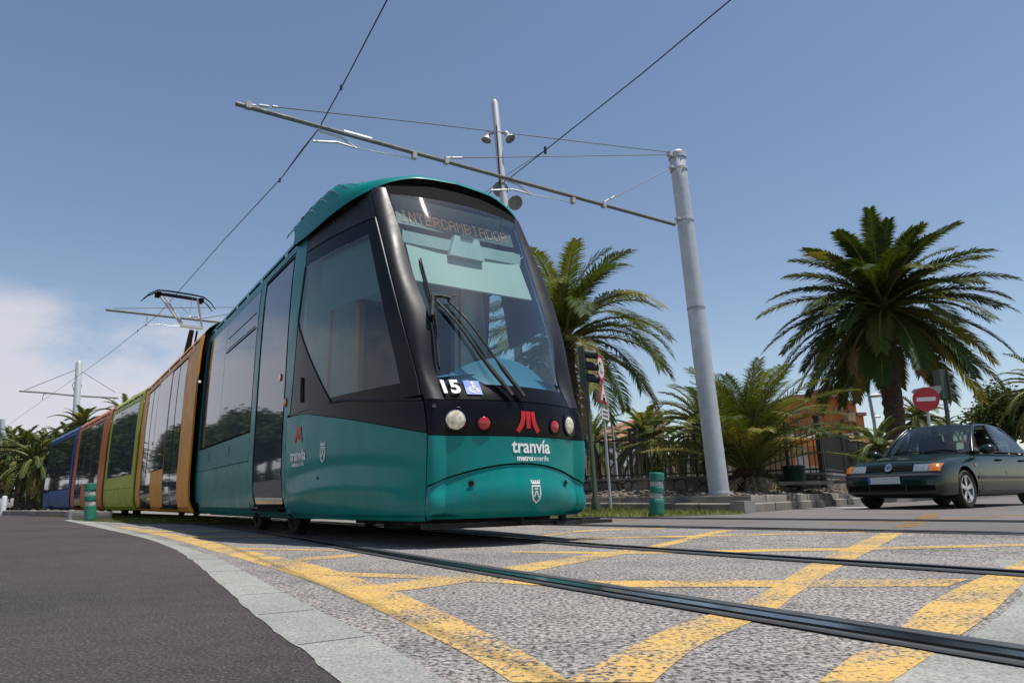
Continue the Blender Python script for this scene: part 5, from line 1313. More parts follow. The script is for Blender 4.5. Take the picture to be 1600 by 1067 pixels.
b_.cur = 2; b_.ribbon([(-.06, -.13), (-.06, .1)], .035, lambda x, y: fn(x, y, .005)); b_.ribbon([(.05, .13), (.05, -.1)], .035, lambda x, y: fn(x, y, .005)); b_.ribbon([(-.12, .06), (-.06, .14), (0, .06)], .03, lambda x, y: fn(x, y, .005)); b_.ribbon([(0, -.06), (.05, -.14), (.12, -.06)], .03, lambda x, y: fn(x, y, .005))
b_.build('round_plate', ['sign_red', 'sign_white', 'black'], sg, False)
cT = at(943, 617, 14.65); fn = plate2d(cT, fd, qd, axs); b_ = MB(); r_ = .36; tri = lambda rr_, o_: [fn(rr_*math.cos(a), rr_*math.sin(a), o_) for a in (R(90), R(210), R(330))]
b_.cur = 0; b_.prism(tri(r_, -.012), fd*.012); b_.cur = 1; b_.add(tri(r_*.72, .003), [(0, 1, 2)]); b_.cur = 2
f5 = lambda x, y: fn(x, y-.03, .006)
b_.ribbon([(-.09, -.06), (.09, -.06)], .06, f5); b_.ribbon([(-.06, -.03), (-.035, .03), (.035, .03), (.06, -.03)], .02, f5)
for x in (-.06, .06): b_.ribbon([(x, -.09), (x, -.11)], .03, f5)
b_.ribbon([(-.10, -.13), (-.02, -.115), (.04, -.14), (.1, -.125)], .014, f5)
b_.build('warning_plate', ['sign_red', 'sign_white', 'black'], sg, False)
cP = at(946, 647, 14.65); fn = plate2d(cP, fd, qd, axs); b_ = MB(); b_.cur = 0; b_.box(cP-fd*.006, (.012, .52, .22), (fd, qd, axs)); b_.cur = 1
for y in (.045, -.04): 
    for k in range(9): b_.ribbon([(-.19+k*.043, y), (-.165+k*.043, y)], .045, lambda x, y_: fn(x, y_, .003))
b_.build('text_plate', ['sign_white', 'black'], sg, False)
# no entry sign
nb, ntp = at(1455, 720, 17.5), at(1446, 608, 17.5); nb[2] = .06; axn = nrm(ntp-nb); ne = thing('road_sign', nb, 'round red no entry sign with a white bar, standing above the green car', 'road sign')
signpost([nb, ntp], .035, ne); f, q = oriented(R(-105)); cN = at(1447, 623.5, 17.4)
b_, fn = disc(cN, f, q, axn, .31, None, '', ne); b_.cur = 1; b_.ribbon([(-.22, 0), (.22, 0)], .10, lambda x, y: fn(x, y, .004)); b_.build('round_plate', ['sign_red', 'sign_white'], ne, False)
b_ = MB(); fn = plate2d(at(1447, 611, 17.9), f, q, axn); b_.prism([fn(x, y) for x, y in ((-.36, .0), (-.28, .07), (.36, .13), (.36, .0), (.30, -.08), (-.28, -.08))], f*.02); b_.build('direction_plate', 'sign_back', ne, False)
# thin posts and street lamps in the distance
def lamp_post(pts, heads, label, name='street_lamp', r_=.06, group=None, D_=30):
    P = [at(x, y, D_) for x, y in pts]; b0 = P[0].copy(); b0[2] = .1; t = thing(name, b0, label, 'street lamp', group); b_ = MB(); b_.tube([b0]+P[1:], [r_*1.3]+[r_]*(len(P)-1), 10); b_.build('post', 'galvanised', t)
    for (x, y, w_) in heads:
        b_ = MB(); c_ = at(x, y, D_); b_.lathe(c_, [(0, .10), (w_*.5, .08), (w_, 0), (w_*.8, -.06), (0, -.08)], 16); b_.tube([at(pts[-1][0] if abs(pts[-1][1]-y) < 60 else x-6, pts[-1][1] if abs(pts[-1][1]-y) < 25 else y, D_), c_], .03, 6); b_.build('lamp_head', 'sign_white', t)
lamp_post([(1376, 760), (1366, 660), (1352, 588)], [(1368, 618, .28)], 'taller grey street lamp left of the tallest palm trunk', 'street_lamp', .07, 'distant street lamps', 30)
lamp_post([(1378, 760), (1371, 690), (1361, 636)], [(1370, 651, .26)], 'shorter grey street lamp close behind the taller one, left of the palm trunk', 'street_lamp', .09, 'distant street lamps', 44)
b0 = at(966, 760, 24); b0[2] = .3; tpo = thing('slim_post', b0, 'slim grey post behind the railing, just right of the sign post', 'post'); b_ = MB(); b_.tube([b0, at(953, 630, 24)], [.06, .04], 8); b_.build('shaft', 'galvanised', tpo)
lb_ = at(1524, 760, 60); lb_[2] = .1; ll_ = thing('lantern_post', lb_, 'ornate twin lantern post far away above the car roof', 'street lamp'); b_ = MB(); tt_ = at(1518, 638, 60); b_.tube([lb_, tt_], .09, 8); m1, m2 = at(1510, 646, 60), at(1529, 645, 60); b_.tube([m1+UZ*.3, lerp(m1, m2, .5)+UZ*.5, m2+UZ*.3], .05, 6); b_.build('shaft', 'fence_paint', ll_)
for m_ in (m1, m2): b_ = MB(); b_.lathe(m_-UZ*.3, [(0, 0), (.16, .05), (.24, .45), (.1, .62), (0, .68)], 10); b_.build('lantern', 'sign_white', ll_)
# small things far left
def parked_car(px, Y, label, col, ln=4.2, hd=0.):
    b0 = at(px, 788, Y); b0[2] = .02; t = thing('parked_car', b0, label, 'car', 'pale cars parked under the palms'); X = V(math.cos(hd), math.sin(hd), 0); Yv = V(-X[1], X[0], 0)
    b_ = MB(); rows = []
    for x, zb, zt, w_ in ((-2.1, .35, .62, .6), (-2.0, .28, .78, .78), (-1.3, .25, .92, .85), (-.9, .25, .95, .86), (1.2, .25, .97, .86), (1.9, .28, .93, .8), (2.1, .4, .8, .66)):
        rows.append([b0+X*x*ln/4.2+Yv*a*w_+UZ*z for a, z in ((-1, zb), (-1.03, (zb+zt)/2), (-.95, zt), (-.5, zt+.02), (.5, zt+.02), (.95, zt), (1.03, (zb+zt)/2), (1, zb))])
    b_.grid(rows, True); b_.cur = 0
    rows = [[b0+X*x*ln/4.2+Yv*a*w_+UZ*z for a in (-1, -.5, .5, 1)] for x, z, w_ in ((-.35, 1.40, .6), (.3, 1.45, .62), (1.0, 1.40, .6))]; b_.grid(rows); b_.build('body', col, t, True, 40)
    b_ = MB(); rows = []
    for x, z, w_ in ((-1.1, .93, .80), (-.36, 1.40, .6), (1.02, 1.40, .6), (1.6, .95, .76)): rows.append([b0+X*x*ln/4.2+Yv*a*w_+UZ*z for a in (-1, 1)])
    b_.grid(rows[:2]); b_.grid(rows[2:])
    for s_ in (-1, 1): b_.add([b0+X*x*ln/4.2+Yv*s_*w_+UZ*z for x, z, w_ in ((-1.1, .93, .80), (-.36, 1.39, .6), (1.02, 1.39, .6), (1.6, .95, .76))], [(0, 1, 2, 3)])
    b_.build('window', 'window_dark', t, False)
    for x in (-1.35, 1.3):
        for s_ in (-1, 1): b_ = MB(); b_.cur = 0; b_.lathe(b0+X*x+Yv*s_*.80+UZ*.31, [(.18, .05), (.30, .05), (.31, 0), (.3, -.1)], 16, Yv*s_); b_.cur = 1; b_.lathe(b0+X*x+Yv*s_*.80+UZ*.31, [(0, .06), (.18, .05)], 12, Yv*s_); b_.build('wheel', ['tyre', 'alloy'], t)
parked_car(67, 58, 'white car parked under the palms near the tail of the tram', 'white_paint', 4.2, .15)
parked_car(6, 58, 'white car cut off by the left edge of the picture', 'white_paint', 4.2, .15)
b0 = at(5, 793, 30); b0[2] = 0; t = thing('marker_post', b0, 'short white marker post at the far left kerb', 'post'); b_ = MB(); b_.lathe(b0, [(.11, 0), (.10, .75), (.08, .8), (0, .82)], 14); b_.build('shaft', 'sign_white', t)
b0 = at(40, 788, 50); b0[2] = 0; t = thing('notice_board', b0, 'small white notice board among the palm trunks at the left', 'sign'); b_ = MB(); b_.tube([b0, b0+UZ*1.3], .05, 6); b_.build('post', 'fence_paint', t); b_ = MB(); b_.box(b0+UZ*1.2, (.45, .05, .42)); b_.build('board', 'sign_white', t, False)

# ------------------------------------------------------------------ buildings
def block(mb, x0, x1, yt, D_, dep=8., zb=0.):
    a, b = at(x0, yt, D_), at(x1, yt, D_); H = (a[2]+b[2])/2; mb.box(((a[0]+b[0])/2, D_+dep/2, (H+zb)/2), (b[0]-a[0], dep, H-zb)); return H
def windows(parent, cells, D_, frame_mat, name='window'):
    for (x0, x1, y0, y1) in cells:
        a, b = at(x0, y0, D_-.03), at(x1, y1, D_-.03); w_, h_ = b[0]-a[0], a[2]-b[2]; c_ = (a+b)/2; b_ = MB(); b_.cur = 0; b_.box(c_, (w_, .08, h_)); b_.cur = 1
        b_.box(c_-UZ*(h_/2+.06)-V(0, .06, 0), (w_+.2, .25, .10)); b_.box(c_-V(0, .05, 0), (.05, .03, h_)); b_.build(name, ['window_dark', frame_mat], parent, False)
DB = 75.
bA = thing('apartment_block', at(1310, 760, DB)*V(1, 1, 0), 'terracotta red apartment block stepping down behind the squat palm', 'building')
b_ = MB(); b_.cur = 0; block(b_, 1236, 1322, 622, DB, 9); block(b_, 1290, 1314, 609, DB+1, 6); block(b_, 1322, 1337, 631, DB, 9); block(b_, 1337, 1349, 650, DB-.5, 9); block(b_, 1349, 1356, 668, DB-.5, 9)
b_.cur = 1
for x0, x1, yt in ((1234, 1324, 621.5), (1288, 1316, 608.5), (1321, 1339, 630), (1336, 1351, 649)): 
    a, c2 = at(x0, yt, DB-.3), at(x1, yt, DB-.3); b_.box(((a[0]+c2[0])/2, DB+3, a[2]+.1), (c2[0]-a[0], 7.5, .35))
b_.build('wall', ['facade_red', 'roof_tile'], bA, False)
windows(bA, [(x, x+5, y, y+9) for x in (1246, 1260, 1274, 1288, 1302, 1313) for y in (636, 656, 676)]+[(1326, 1332, y, y+9) for y in (640, 660, 680)]+[(1340, 1345, y, y+8) for y in (662, 680)], DB, 'facade_beige')
for x0, x1, y in ((1324, 1336, 652), (1337, 1349, 673)): b_ = MB(); a, c2 = at(x0, y, DB-1), at(x1, y, DB-1); b_.box(((a[0]+c2[0])/2, DB-.6, a[2]), (c2[0]-a[0], 1.2, .9)); b_.build('balcony', 'facade_beige', bA, False)
DC = 60.
bB = thing('tiled_house', at(975, 760, DC)*V(1, 1, 0), 'beige house with a brown tiled roof, behind the sign posts', 'building')
b_ = MB(); block(b_, 925, 1040, 690, DC, 9); block(b_, 1000, 1036, 655, DC+2, 7); b_.build('wall', 'facade_beige', bB, False)
b_ = MB(); a, c2 = at(920, 692, DC-.6), at(1004, 692, DC-.6); r1, r2 = at(930, 676, DC+4), at(1000, 656, DC+4); b_.prism([a, c2, r2, r1], (0, .2, .25))
a, c2 = at(996, 657, DC+1.2), at(1040, 657, DC+1.2); b_.box(((a[0]+c2[0])/2, DC+5, a[2]), (c2[0]-a[0], 8, .4)); b_.build('roof', 'roof_tile', bB, False)
windows(bB, [(958, 975, 699, 703), (1010, 1018, 664, 671), (1024, 1031, 664, 671)], DC, 'facade_white')
for y in (650, 668): b_ = MB(); a, c2 = at(1002, y, DC+1.5), at(1034, y, DC+1.5); b_.box(((a[0]+c2[0])/2, DC+1.5, a[2]), (c2[0]-a[0], 1.2, .5)); b_.build('balcony', 'facade_beige', bB, False)
bC = thing('white_shed', at(985, 760, 44)*V(1, 1, 0), 'white flat-walled building seen through the railing beside the sign posts', 'building')
b_ = MB(); block(b_, 962, 1002, 694, 44, 6); b_.build('wall', 'facade_white', bC, False); b_ = MB(); block(b_, 960, 1045, 728, 43, 5); b_.build('plinth', 'facade_grey', bC, False)
bD = thing('low_building', at(1080, 760, 46)*V(1, 1, 0), 'low ochre building behind the railing, left of the squat palm', 'building')
b_ = MB(); block(b_, 1040, 1230, 708, 46, 6); b_.build('wall', 'facade_beige', bD, False); windows(bD, [(1062, 1085, 718, 727), (1150, 1170, 716, 727)], 46, 'facade_grey')
DS = 40.
st_ = thing('filling_station', at(1290, 760, DS)*V(1, 1, 0), 'filling station canopy with a yellow fascia and red lettering, behind the railing', 'filling station')
b_ = MB(); a, c2 = at(1205, 692, DS), at(1354, 688, DS); zz = a[2]; b_.box(((a[0]+c2[0])/2, DS+3, zz+.32), (c2[0]-a[0], 7, .22)); b_.build('canopy_roof', 'facade_white', st_, False)
b_ = MB(); b_.box(((a[0]+c2[0])/2, DS-.55, zz), (c2[0]-a[0]+.1, .12, .42)); b_.build('fascia', 'sign_yellow', st_, False)
b_ = MB(); b_.box(((a[0]+c2[0])/2-.6, DS-.63, zz-.02), ((c2[0]-a[0])*.8, .05, .20)); b_.build('fascia_band', 'sign_orange', st_, False)
b_ = MB(); cc = at(1332, 686, DS-.7); cc[2] = zz+.05; addtext(b_, 'Shell', .55, lambda x, y: V(cc[0]+x, DS-.72, cc[2]+y), .012, 1.1); b_.build('lettering', 'sign_red', st_, False)
for x in (1255, 1345): b_ = MB(); p = at(x, 740, DS+1.5); b_.box((p[0], DS+1.5, zz/2), (.6, .4, zz-.3)); b_.build('column', 'facade_white', st_, False)
b_ = MB(); p = at(1263, 730, DS+3); b_.box((p[0], DS+3.5, .9), (2.2, .8, 1.8)); b_.build('pump', 'facade_white', st_, False)
b_ = MB(); b_.box((at(1290, 730, 52)[0], 52, 1.1), (18, 2, 2.2)); b_.build('shop_wall', 'facade_beige', st_, False)
# distant dark hedge and buildings closing the view left and right
for i, (x0, x1, yt, D_, m_, lab) in enumerate(((-260, 150, 768, 82, 'facade_grey', 'long grey building behind the left row of palms'), (1150, 1250, 700, 95, 'facade_white', 'pale far building glimpsed above the squat palm'), (1352, 1700, 742, 120, 'facade_beige', 'low sandy terrace far beyond the green car'))):
    t = thing('distant_building', at((x0+x1)/2, 760, D_)*V(1, 1, 0), lab, 'building'); b_ = MB(); H = block(b_, x0, x1, yt, D_, 8); b_.build('wall', m_, t, False)
    n = int((x1-x0)/16); windows(t, [(x0+(x1-x0)*(k+.3)/n, x0+(x1-x0)*(k+.62)/n, yt+5, yt+12) for k in range(n)], D_, 'facade_white')

# ------------------------------------------------------------------ the green car
CAR_P, CAR_A, CAR_Z = (6.248, 11.724), 55.1, .062
from mathutils.bvhtree import BVHTree
car = thing('sedan_car', (0, 0, 0), 'dark green saloon car with orange indicator and silver alloy wheels, driving in from the right', 'car')
secs = [  # s, half width, zb, top, shoulder drop, crown
 (0.00, .52, .27, .50, .04), (.03, .66, .22, .545, .04), (.09, .76, .20, .60, .05), (.15, .80, .19, .70, .05), (.20, .82, .18, .765, .06), (.40, .855, .17, .815, .07), (.75, .868, .17, .865, .08),
 (1.25, .872, .17, .925, .09), (1.45, .873, .17, .935, .06), (2.3, .873, .17, .935, .03), (3.1, .873, .17, .945, .03), (3.75, .87, .18, .955, .04), (4.2, .85, .20, .95, .06), (4.5, .80, .24, .92, .07), (4.64, .70, .28, .84, .06), (4.67, .55, .34, .72, .04)]
rows = []
for s_, hw, zb, zt, dr_ in secs:
    mid = zb+(zt-zb)*.48; sh = zt-dr_
    half = [(0, zb), (.6*hw, zb), (hw*.96, zb+.02), (hw*.995, zb+.10), (hw, mid), (hw*.985, mid+(sh-mid)*.7), (hw*.94, sh+.005), (hw*.78, zt-.012), (hw*.40, zt+.004), (0, zt+.008)]
    rows.append([V(s_, -y, z) for y, z in half]+[V(s_, y, z) for y, z in half[-2:0:-1]])
cb = MB(); cb.grid(rows, True); n = len(rows[0]); L_ = len(cb.v)-n
cb.add([(-.005, 0, .39)], []); ic = len(cb.v)-1
for k in range(n): cb.f.append((ic, (k+1) % n, k)); cb.mi.append(0)
cb.add([(4.675, 0, .55)], []); ic = len(cb.v)-1
for k in range(n): cb.f.append((ic, L_+k, L_+(k+1) % n)); cb.mi.append(0)
tmp = cb.build('tmp_body', 'car_paint'); bm = bmesh.new(); bm.from_mesh(tmp.data); bmesh.ops.recalc_face_normals(bm, faces=bm.faces); bm.to_mesh(tmp.data); bm.free()
m_ = tmp.modifiers.new('s', 'SUBSURF'); m_.levels = m_.render_levels = 2
cuts = []
for s_ in (.90, 3.60):
    for sg_ in (-1, 1):
        c_ = MB(); c_.lathe((s_, sg_*.72, .335), [(0, -.22), (.355, -.22), (.355, .3), (0, .3)], 40, (0, sg_, 0)); o = c_.build('tmp_cut', 'black'); bm = bmesh.new(); bm.from_mesh(o.data); bmesh.ops.remove_doubles(bm, verts=bm.verts, dist=1e-5); bmesh.ops.recalc_face_normals(bm, faces=bm.faces); bm.to_mesh(o.data); bm.free()
        q = tmp.modifiers.new('b', 'BOOLEAN'); q.operation = 'DIFFERENCE'; q.object = o; q.solver = 'EXACT'; cuts.append(o)
dg = bpy.context.evaluated_depsgraph_get(); me = bpy.data.meshes.new_from_object(tmp.evaluated_get(dg)); me.name = 'body'
for o in cuts+[tmp]: bpy.data.objects.remove(o)
me.materials.clear(); me.materials.append(MATS['car_paint']); me.materials.append(MATS['black'])
for p in me.polygons:
    c_ = p.center; p.use_smooth = True; p.material_index = 0
    for s_ in (.90, 3.60):
        r_ = math.hypot(c_.x-s_, c_.z-.335)
        if (abs(r_-.355) < .004 and abs(p.normal.y) < .3 or (abs(abs(c_.y)-.50) < .004 and r_ < .36)): p.material_index = 1
me.set_sharp_from_angle(angle=R(42))
body = bpy.data.objects.new('body', me); COL.objects.link(body); body.parent = car
bvh = BVHTree.FromPolygons([v.co for v in me.vertices], [tuple(p.vertices) for p in me.polygons])
def cf(y, z, off=.003):          # front face
    h = bvh.ray_cast(Vector((-1, y, z)), Vector((1, 0, 0))); 
    if h[0] is None: return V(.2, y, z)
    n_ = V(*h[1]); n_ = n_ if n_[0] < 0 else -n_; return V(*h[0])+n_*off
def cs(s_, z, side, off=.003):
    h = bvh.ray_cast(Vector((s_, side*2, z)), Vector((0, -side, 0)))
    return V(h[0][0], h[0][1], h[0][2])+V(0, side*off, 0) if h[0] is not None else V(s_, side*.87, z)
def cpatch(mb, y0, y1, z0, z1, off=.004, ny=8, nz=4, sk=0.):
    mb.grid([[cf(y0+(y1-y0)*i/ny, z0+(z1-z0)*j/nz+sk*(i/ny), off) for i in range(ny+1)] for j in range(nz+1)]); return mb
# car's own left is y < 0 here (image right)
for sg_ in (1, -1):
    b_ = MB(); b_.cur = 0; cpatch(b_, sg_*.40, sg_*.645, .602, .722, .004, 8, 4, .012*0); b_.cur = 1; cpatch(b_, sg_*.41, sg_*.635, .611, .714, .010, 8, 4)
    b_.cur = 2
    for yy in (.475, .57): n_ = V(-1, -sg_*-.2, .2); b_.lathe(cf(sg_*yy, .664, .0125), [(.034, 0), (.030, .003), (.012, .004), (0, .001)], 16, n_)
    b_.build('headlight', ['chrome', 'clear_lens', 'chrome'], car, True, 50)
    b_ = MB(); cpatch(b_, sg_*.648, sg_*.785, .602, .722, .009, 8, 4); b_.build('indicator', 'amber_lens', car)
    b_ = MB(); b_.lathe(cs(1.28, .70, sg_, .002), [(.026, 0), (.024, .008), (0, .012)], 12, (0, sg_, 0)); b_.build('side_repeater', 'amber_lens', car)
b_ = MB(); b_.cur = 0; cpatch(b_, -.39, .39, .618, .715, .003, 12, 4); b_.cur = 1
for z in (.632, .654, .676, .698): b_.tube([cf(-.385+.77*i/16, z, .010) for i in range(17)], .0045, 5)
b_.build('grille', ['black', 'car_trim'], car)
b_ = MB(); ec = (0, .668); fe = lambda x, y: cf(ec[0]-x, ec[1]+y, .022); b_.cur = 1; b_.ribbon([(x*.5, y*.5) for x, y in [(.09*math.cos(a), .09*math.sin(a)) for a in [k*math.pi/12 for k in range(24)]]], .046, fe, True)
fe2 = lambda x, y: cf(ec[0]-x, ec[1]+y, .026); b_.cur = 0
b_.ribbon([(.052*math.cos(a), .052*math.sin(a)) for a in [k*math.pi/12 for k in range(24)]], .009, fe2, True)
b_.ribbon([(-.026, .044), (0, .004), (.026, .044)], .010, fe2); b_.ribbon([(-.046, .018), (-.022, -.042), (0, -.002), (.022, -.042), (.046, .018)], .010, fe2)
b_.build('emblem', ['chrome', 'emblem_blue'], car, False)
b_ = MB(); rows = [[cf(-.79+1.58*i/30, z, .018 if 0 < j < 3 else .002) for i in range(31)] for j, z in enumerate((.528, .532, .562, .566))]; b_.grid(rows)
b_.build('bumper_strip', 'car_trim', car)
b_ = MB()
for y0, y1, z0, z1 in ((-.72, .72, .30, .385),): cpatch(b_, y0, y1, z0, z1, .003, 24, 3)
b_.cur = 1
for y in (-.3, .3): b_.tube([cf(y, z, .006) for z in (.30, .34, .385)], .012, 5)
b_.tube([cf(-.74+1.48*i/20, .285, .004) for i in range(21)], .006, 5); b_.build('air_intake', ['black', 'car_paint'], car)
b_ = MB(); c0 = cf(.04, .47, .022); b_.cur = 0; b_.box(c0, (.012, .52, .115)); b_.cur = 1; b_.box(c0+V(-.007, .24, 0), (.003, .035, .108)); b_.build('number_plate', ['plate', 'blue_decal'], car, False)
# doors, seams, mouldings
for sg_ in (1, -1):
    b_ = MB(); b_.cur = 0
    for P_ in ([(1.42, .30), (1.38, .55), (1.40, .80), (1.42, .90)], [(2.45, .26), (2.46, .6), (2.45, .92)], [(3.42, .70), (3.50, .80), (3.52, .9)], [(1.42, .27), (2.4, .25), (3.25, .27)]): b_.tube([cs(s_, z, sg_, .0) for s_, z in P_], .005, 5)
    b_.cur = 1; b_.grid([[cs(s_, z, sg_, o_) for s_ in [1.30+.24*k for k in range(9)]] for z, o_ in ((.475, .0), (.48, .012), (.525, .012), (.53, 0))])
    b_.cur = 2; b_.grid([[cs(s_, z, sg_, o_) for s_ in [1.30+.24*k for k in range(9)]] for z, o_ in ((.20, .004), (.23, .012), (.29, .012), (.295, .002))])
    for s_ in (2.25, 3.25): b_.cur = 0; b_.box(cs(s_, .80, sg_, .016), (.20, .02, .03))
    b_.build('door_trim', ['black', 'car_trim', 'car_trim'], car, True, 50)
    b_ = MB(); c0 = V(1.58, sg_*.98, .965); b_.lathe(c0, [(0, .11), (.07, .09), (.10, .04), (.105, 0), (.095, -.03), (0, -.03)], 16, (-1, 0, .0)); 
    for i_ in range(len(b_.v)): p = b_.v[i_]; b_.v[i_] = (p[0], c0[1]+(p[1]-c0[1])*1.15, c0[2]+(p[2]-c0[2])*.85)
    b_.tube([c0+V(0, -sg_*.06, -.02), V(1.55, sg_*.80, .93)], .025, 6); b_.build('mirror', 'car_paint', car, True, 50)
# greenhouse
wb = [(1.30, .0), (1.36, .40), (1.52, .74)]; wt = [(2.02, 0), (2.05, .32), (2.14, .56)]
def curve3(P_, t): return V(hermite((0, .5, 1.), [p[0] for p in P_], abs(t)), math.copysign(hermite((0, .5, 1.), [p[1] for p in P_], abs(t)), t), 0)
def wsc(t, f, off=0.): a, b = curve3(wb, t), curve3(wt, t); a[2] = .935-.015*abs(t); b[2] = 1.475-.045*t*t; p = lerp(a, b, f); p = p+V(-.02, 0, .035)*math.sin(math.pi*f); return p+V(-off*.6, 0, off)
b_ = MB(); b_.grid([[wsc(-1+2*i/16, j/8, .006) for i in range(17)] for j in range(9)]); b_.build('windshield', 'car_glass', car)
rb, rt = [(3.95, 0), (3.92, .4), (3.84, .70)], [(3.28, 0), (3.26, .32), (3.20, .55)]
def rsc(t, f): a, b = curve3(rb, t), curve3(rt, t); a[2] = .965; b[2] = 1.47-.045*t*t; return lerp(a, b, f)+V(.02, 0, .03)*math.sin(math.pi*f)
b_ = MB(); b_.grid([[rsc(-1+2*i/12, j/6) for i in range(13)] for j in range(7)]); b_.build('rear_window', 'car_glass', car)
b_ = MB(); rows = []
for k in range(9):
    f = k/8; row = []
    for i in range(17):
        t = -1+2*i/16; a, c2 = wsc(t, 1.), rsc(t, 1.); p = lerp(a, c2, f); p[2] += .028*math.sin(math.pi*f)+.0; row.append(p)
    rows.append(row)
b_.grid(rows); b_.grid([[p-UZ*.03 for p in r__] for r__ in rows][::-1])
def pil(P_, Q_, wa, wb_, th=.035):
    a, b = V(*P_), V(*Q_); b_.grid([[a+V(-wa/2, 0, 0), a+V(wa/2, 0, 0)], [lerp(a, b, .5)+V(-(wa+wb_)/4, 0, 0)+V(-.01, math.copysign(.012, P_[1]), .02), lerp(a, b, .5)+V((wa+wb_)/4, 0, 0)+V(-.01, math.copysign(.012, P_[1]), .02)], [b+V(-wb_/2, 0, 0), b+V(wb_/2, 0, 0)]])
for sg_ in (1, -1):
    A0, A1_ = wsc(sg_, 0), wsc(sg_, 1.); n = 8
    rail_ = [wsc(sg_, j/n)+V(.0, sg_*.012, .006) for j in range(n+1)]; b_.tube(rail_, [.045]+[.034]*(n-1)+[.03], 8)
    roofr = [lerp(wsc(sg_, 1.), rsc(sg_, 1.), j/8)+V(0, sg_*.012, -.004+.028*math.sin(math.pi*j/8)) for j in range(9)]; b_.tube(roofr, .03, 8)
    rr_ = [rsc(sg_, 1-j/8)+V(0, sg_*.012, 0) for j in range(9)]; b_.tube(rr_, [.03]+[.036]*7+[.05], 8)
    # broad rear pillar, beltline rail and roof of doors
    b_.add([V(3.30, sg_*.575, 1.43), V(3.95, sg_*.74, .955), V(3.62, sg_*.80, .945), V(3.22, sg_*.60, 1.42)], [(0, 1, 2, 3)])
b_.build('roof', 'car_paint', car, True, 50)
for sg_ in (1, -1):
    b_ = MB(); b_.tube([V(1.50, sg_*.80, .945), V(2.4, sg_*.835, .945), V(3.3, sg_*.83, .95), V(3.75, sg_*.78, .955)], .014, 6); b_.tube([V(2.44, sg_*.825, .945), V(2.50, sg_*.62, 1.44)], .032, 6); b_.build('window_frame', 'car_trim', car)
    b_ = MB(); top_ = lambda s_: V(s_, sg_*hermite((2.1, 2.6, 3.2), (.585, .615, .585), s_), hermite((2.1, 2.6, 3.2), (1.425, 1.455, 1.415), s_)); bot_ = lambda s_: V(s_, sg_*.828, .948)
    b_.grid([[lerp(bot_(2.50+1.15*i/8), top_(2.55+.64*i/8), j/6)+V(0, sg_*.02*math.sin(math.pi*j/6), 0) for i in range(9)] for j in range(7)]); b_.build('rear_side_window', 'car_glass_dark', car)
    if sg_ > 0: b_ = MB(); b_.grid([[lerp(bot_(1.62+.80*i/8), top_(2.16+.30*i/8), j/6)+V(0, sg_*.02*math.sin(math.pi*j/6), 0) for i in range(9)] for j in range(7)]); b_.build('front_side_window', 'car_glass_dark', car)
# cabin inside
b_ = MB(); b_.cur = 0; b_.grid([[V(s_, y, z) for y in (-.7, 0, .7)] for s_, z in ((1.5, .955), (1.85, .965), (1.95, .94))])
b_.build('dashboard', 'car_inside', car, False)
for y in (-.38, .38): b_ = MB(); b_.box((2.75, y, .98), (.16, .46, .48), None, .9); b_.box((2.80, y, 1.27), (.10, .25, .14), None, .9); b_.build('seat', 'car_inside', car, False)
for y in (-.36, .36): b_ = MB(); b_.box((3.65, y, 1.0), (.12, .3, .18)); b_.build('headrest', 'car_inside', car, False)
b_ = MB(); c_ = V(2.03, -.36, 1.0); axw = nrm(V(-1, 0, .42)); b_.tube([c_+(np.cross(axw, V(0, 1, 0))*math.cos(a)+V(0, 1, 0)*math.sin(a))*.18 for a in [2*math.pi*k/20 for k in range(21)]], .014, 6); b_.tube([c_-axw*-.0, c_-axw*.1], .03, 6); b_.build('steering_wheel', 'rubber', car)
for (s0, y0, y1) in ((1.38, .55, -.02), (1.36, -.05, -.60)):
    b_ = MB(); b_.tube([wsc(-(y0/.74) if False else y0/.74*.9, .03, .02), wsc(lerp(y0, y1, .5)/.74*.9, .06, .025), wsc(y1/.74*.9, .03, .02)], .009, 5); b_.build('wiper', 'black', car)
for s_ in (.90, 3.60):
    for sg_ in (1, -1):
        steer = R(0) if s_ > 1 else R(4)
        axw = V(-math.sin(steer)*sg_*1., math.cos(steer)*sg_, 0) if False else V(0, sg_, 0); c_ = V(s_, sg_*.765, .312)
        wroot = MB(); wroot.lathe(c_, [(.215, .075), (.235, .088), (.285, .092), (.306, .07), (.313, .03), (.313, -.08), (.29, -.10), (.20, -.10), (.2, -.02)], 40, axw); o = wroot.build('wheel', 'tyre', car, True, 35)
        b_ = MB(); b_.cur = 0; b_.lathe(c_, [(.222, .080), (.212, .083), (.200, .072), (.195, .02)], 40, axw); b_.lathe(c_, [(0, .082), (.025, .082), (.045, .074), (.062, .06), (.06, .03)], 24, axw)
        X = V(1, 0, 0); Z = UZ
        for k in range(5):
            a = 2*math.pi*k/5+.3; d = X*math.cos(a)+Z*math.sin(a); q = -X*math.sin(a)+Z*math.cos(a)
            b_.grid([[c_+axw*h+d*r_+q*w_*w2 for w2 in (-1, -.7, 0, .7, 1)] for r_, w_, h in ((.03, .022, .070), (.08, .030, .070), (.13, .034, .068), (.17, .040, .070), (.205, .060, .076))])
        b_.cur = 1; b_.lathe(c_, [(0, .015), (.197, .015)], 30, axw); b_.build('rim', ['alloy', 'underbody'], o, True, 40)
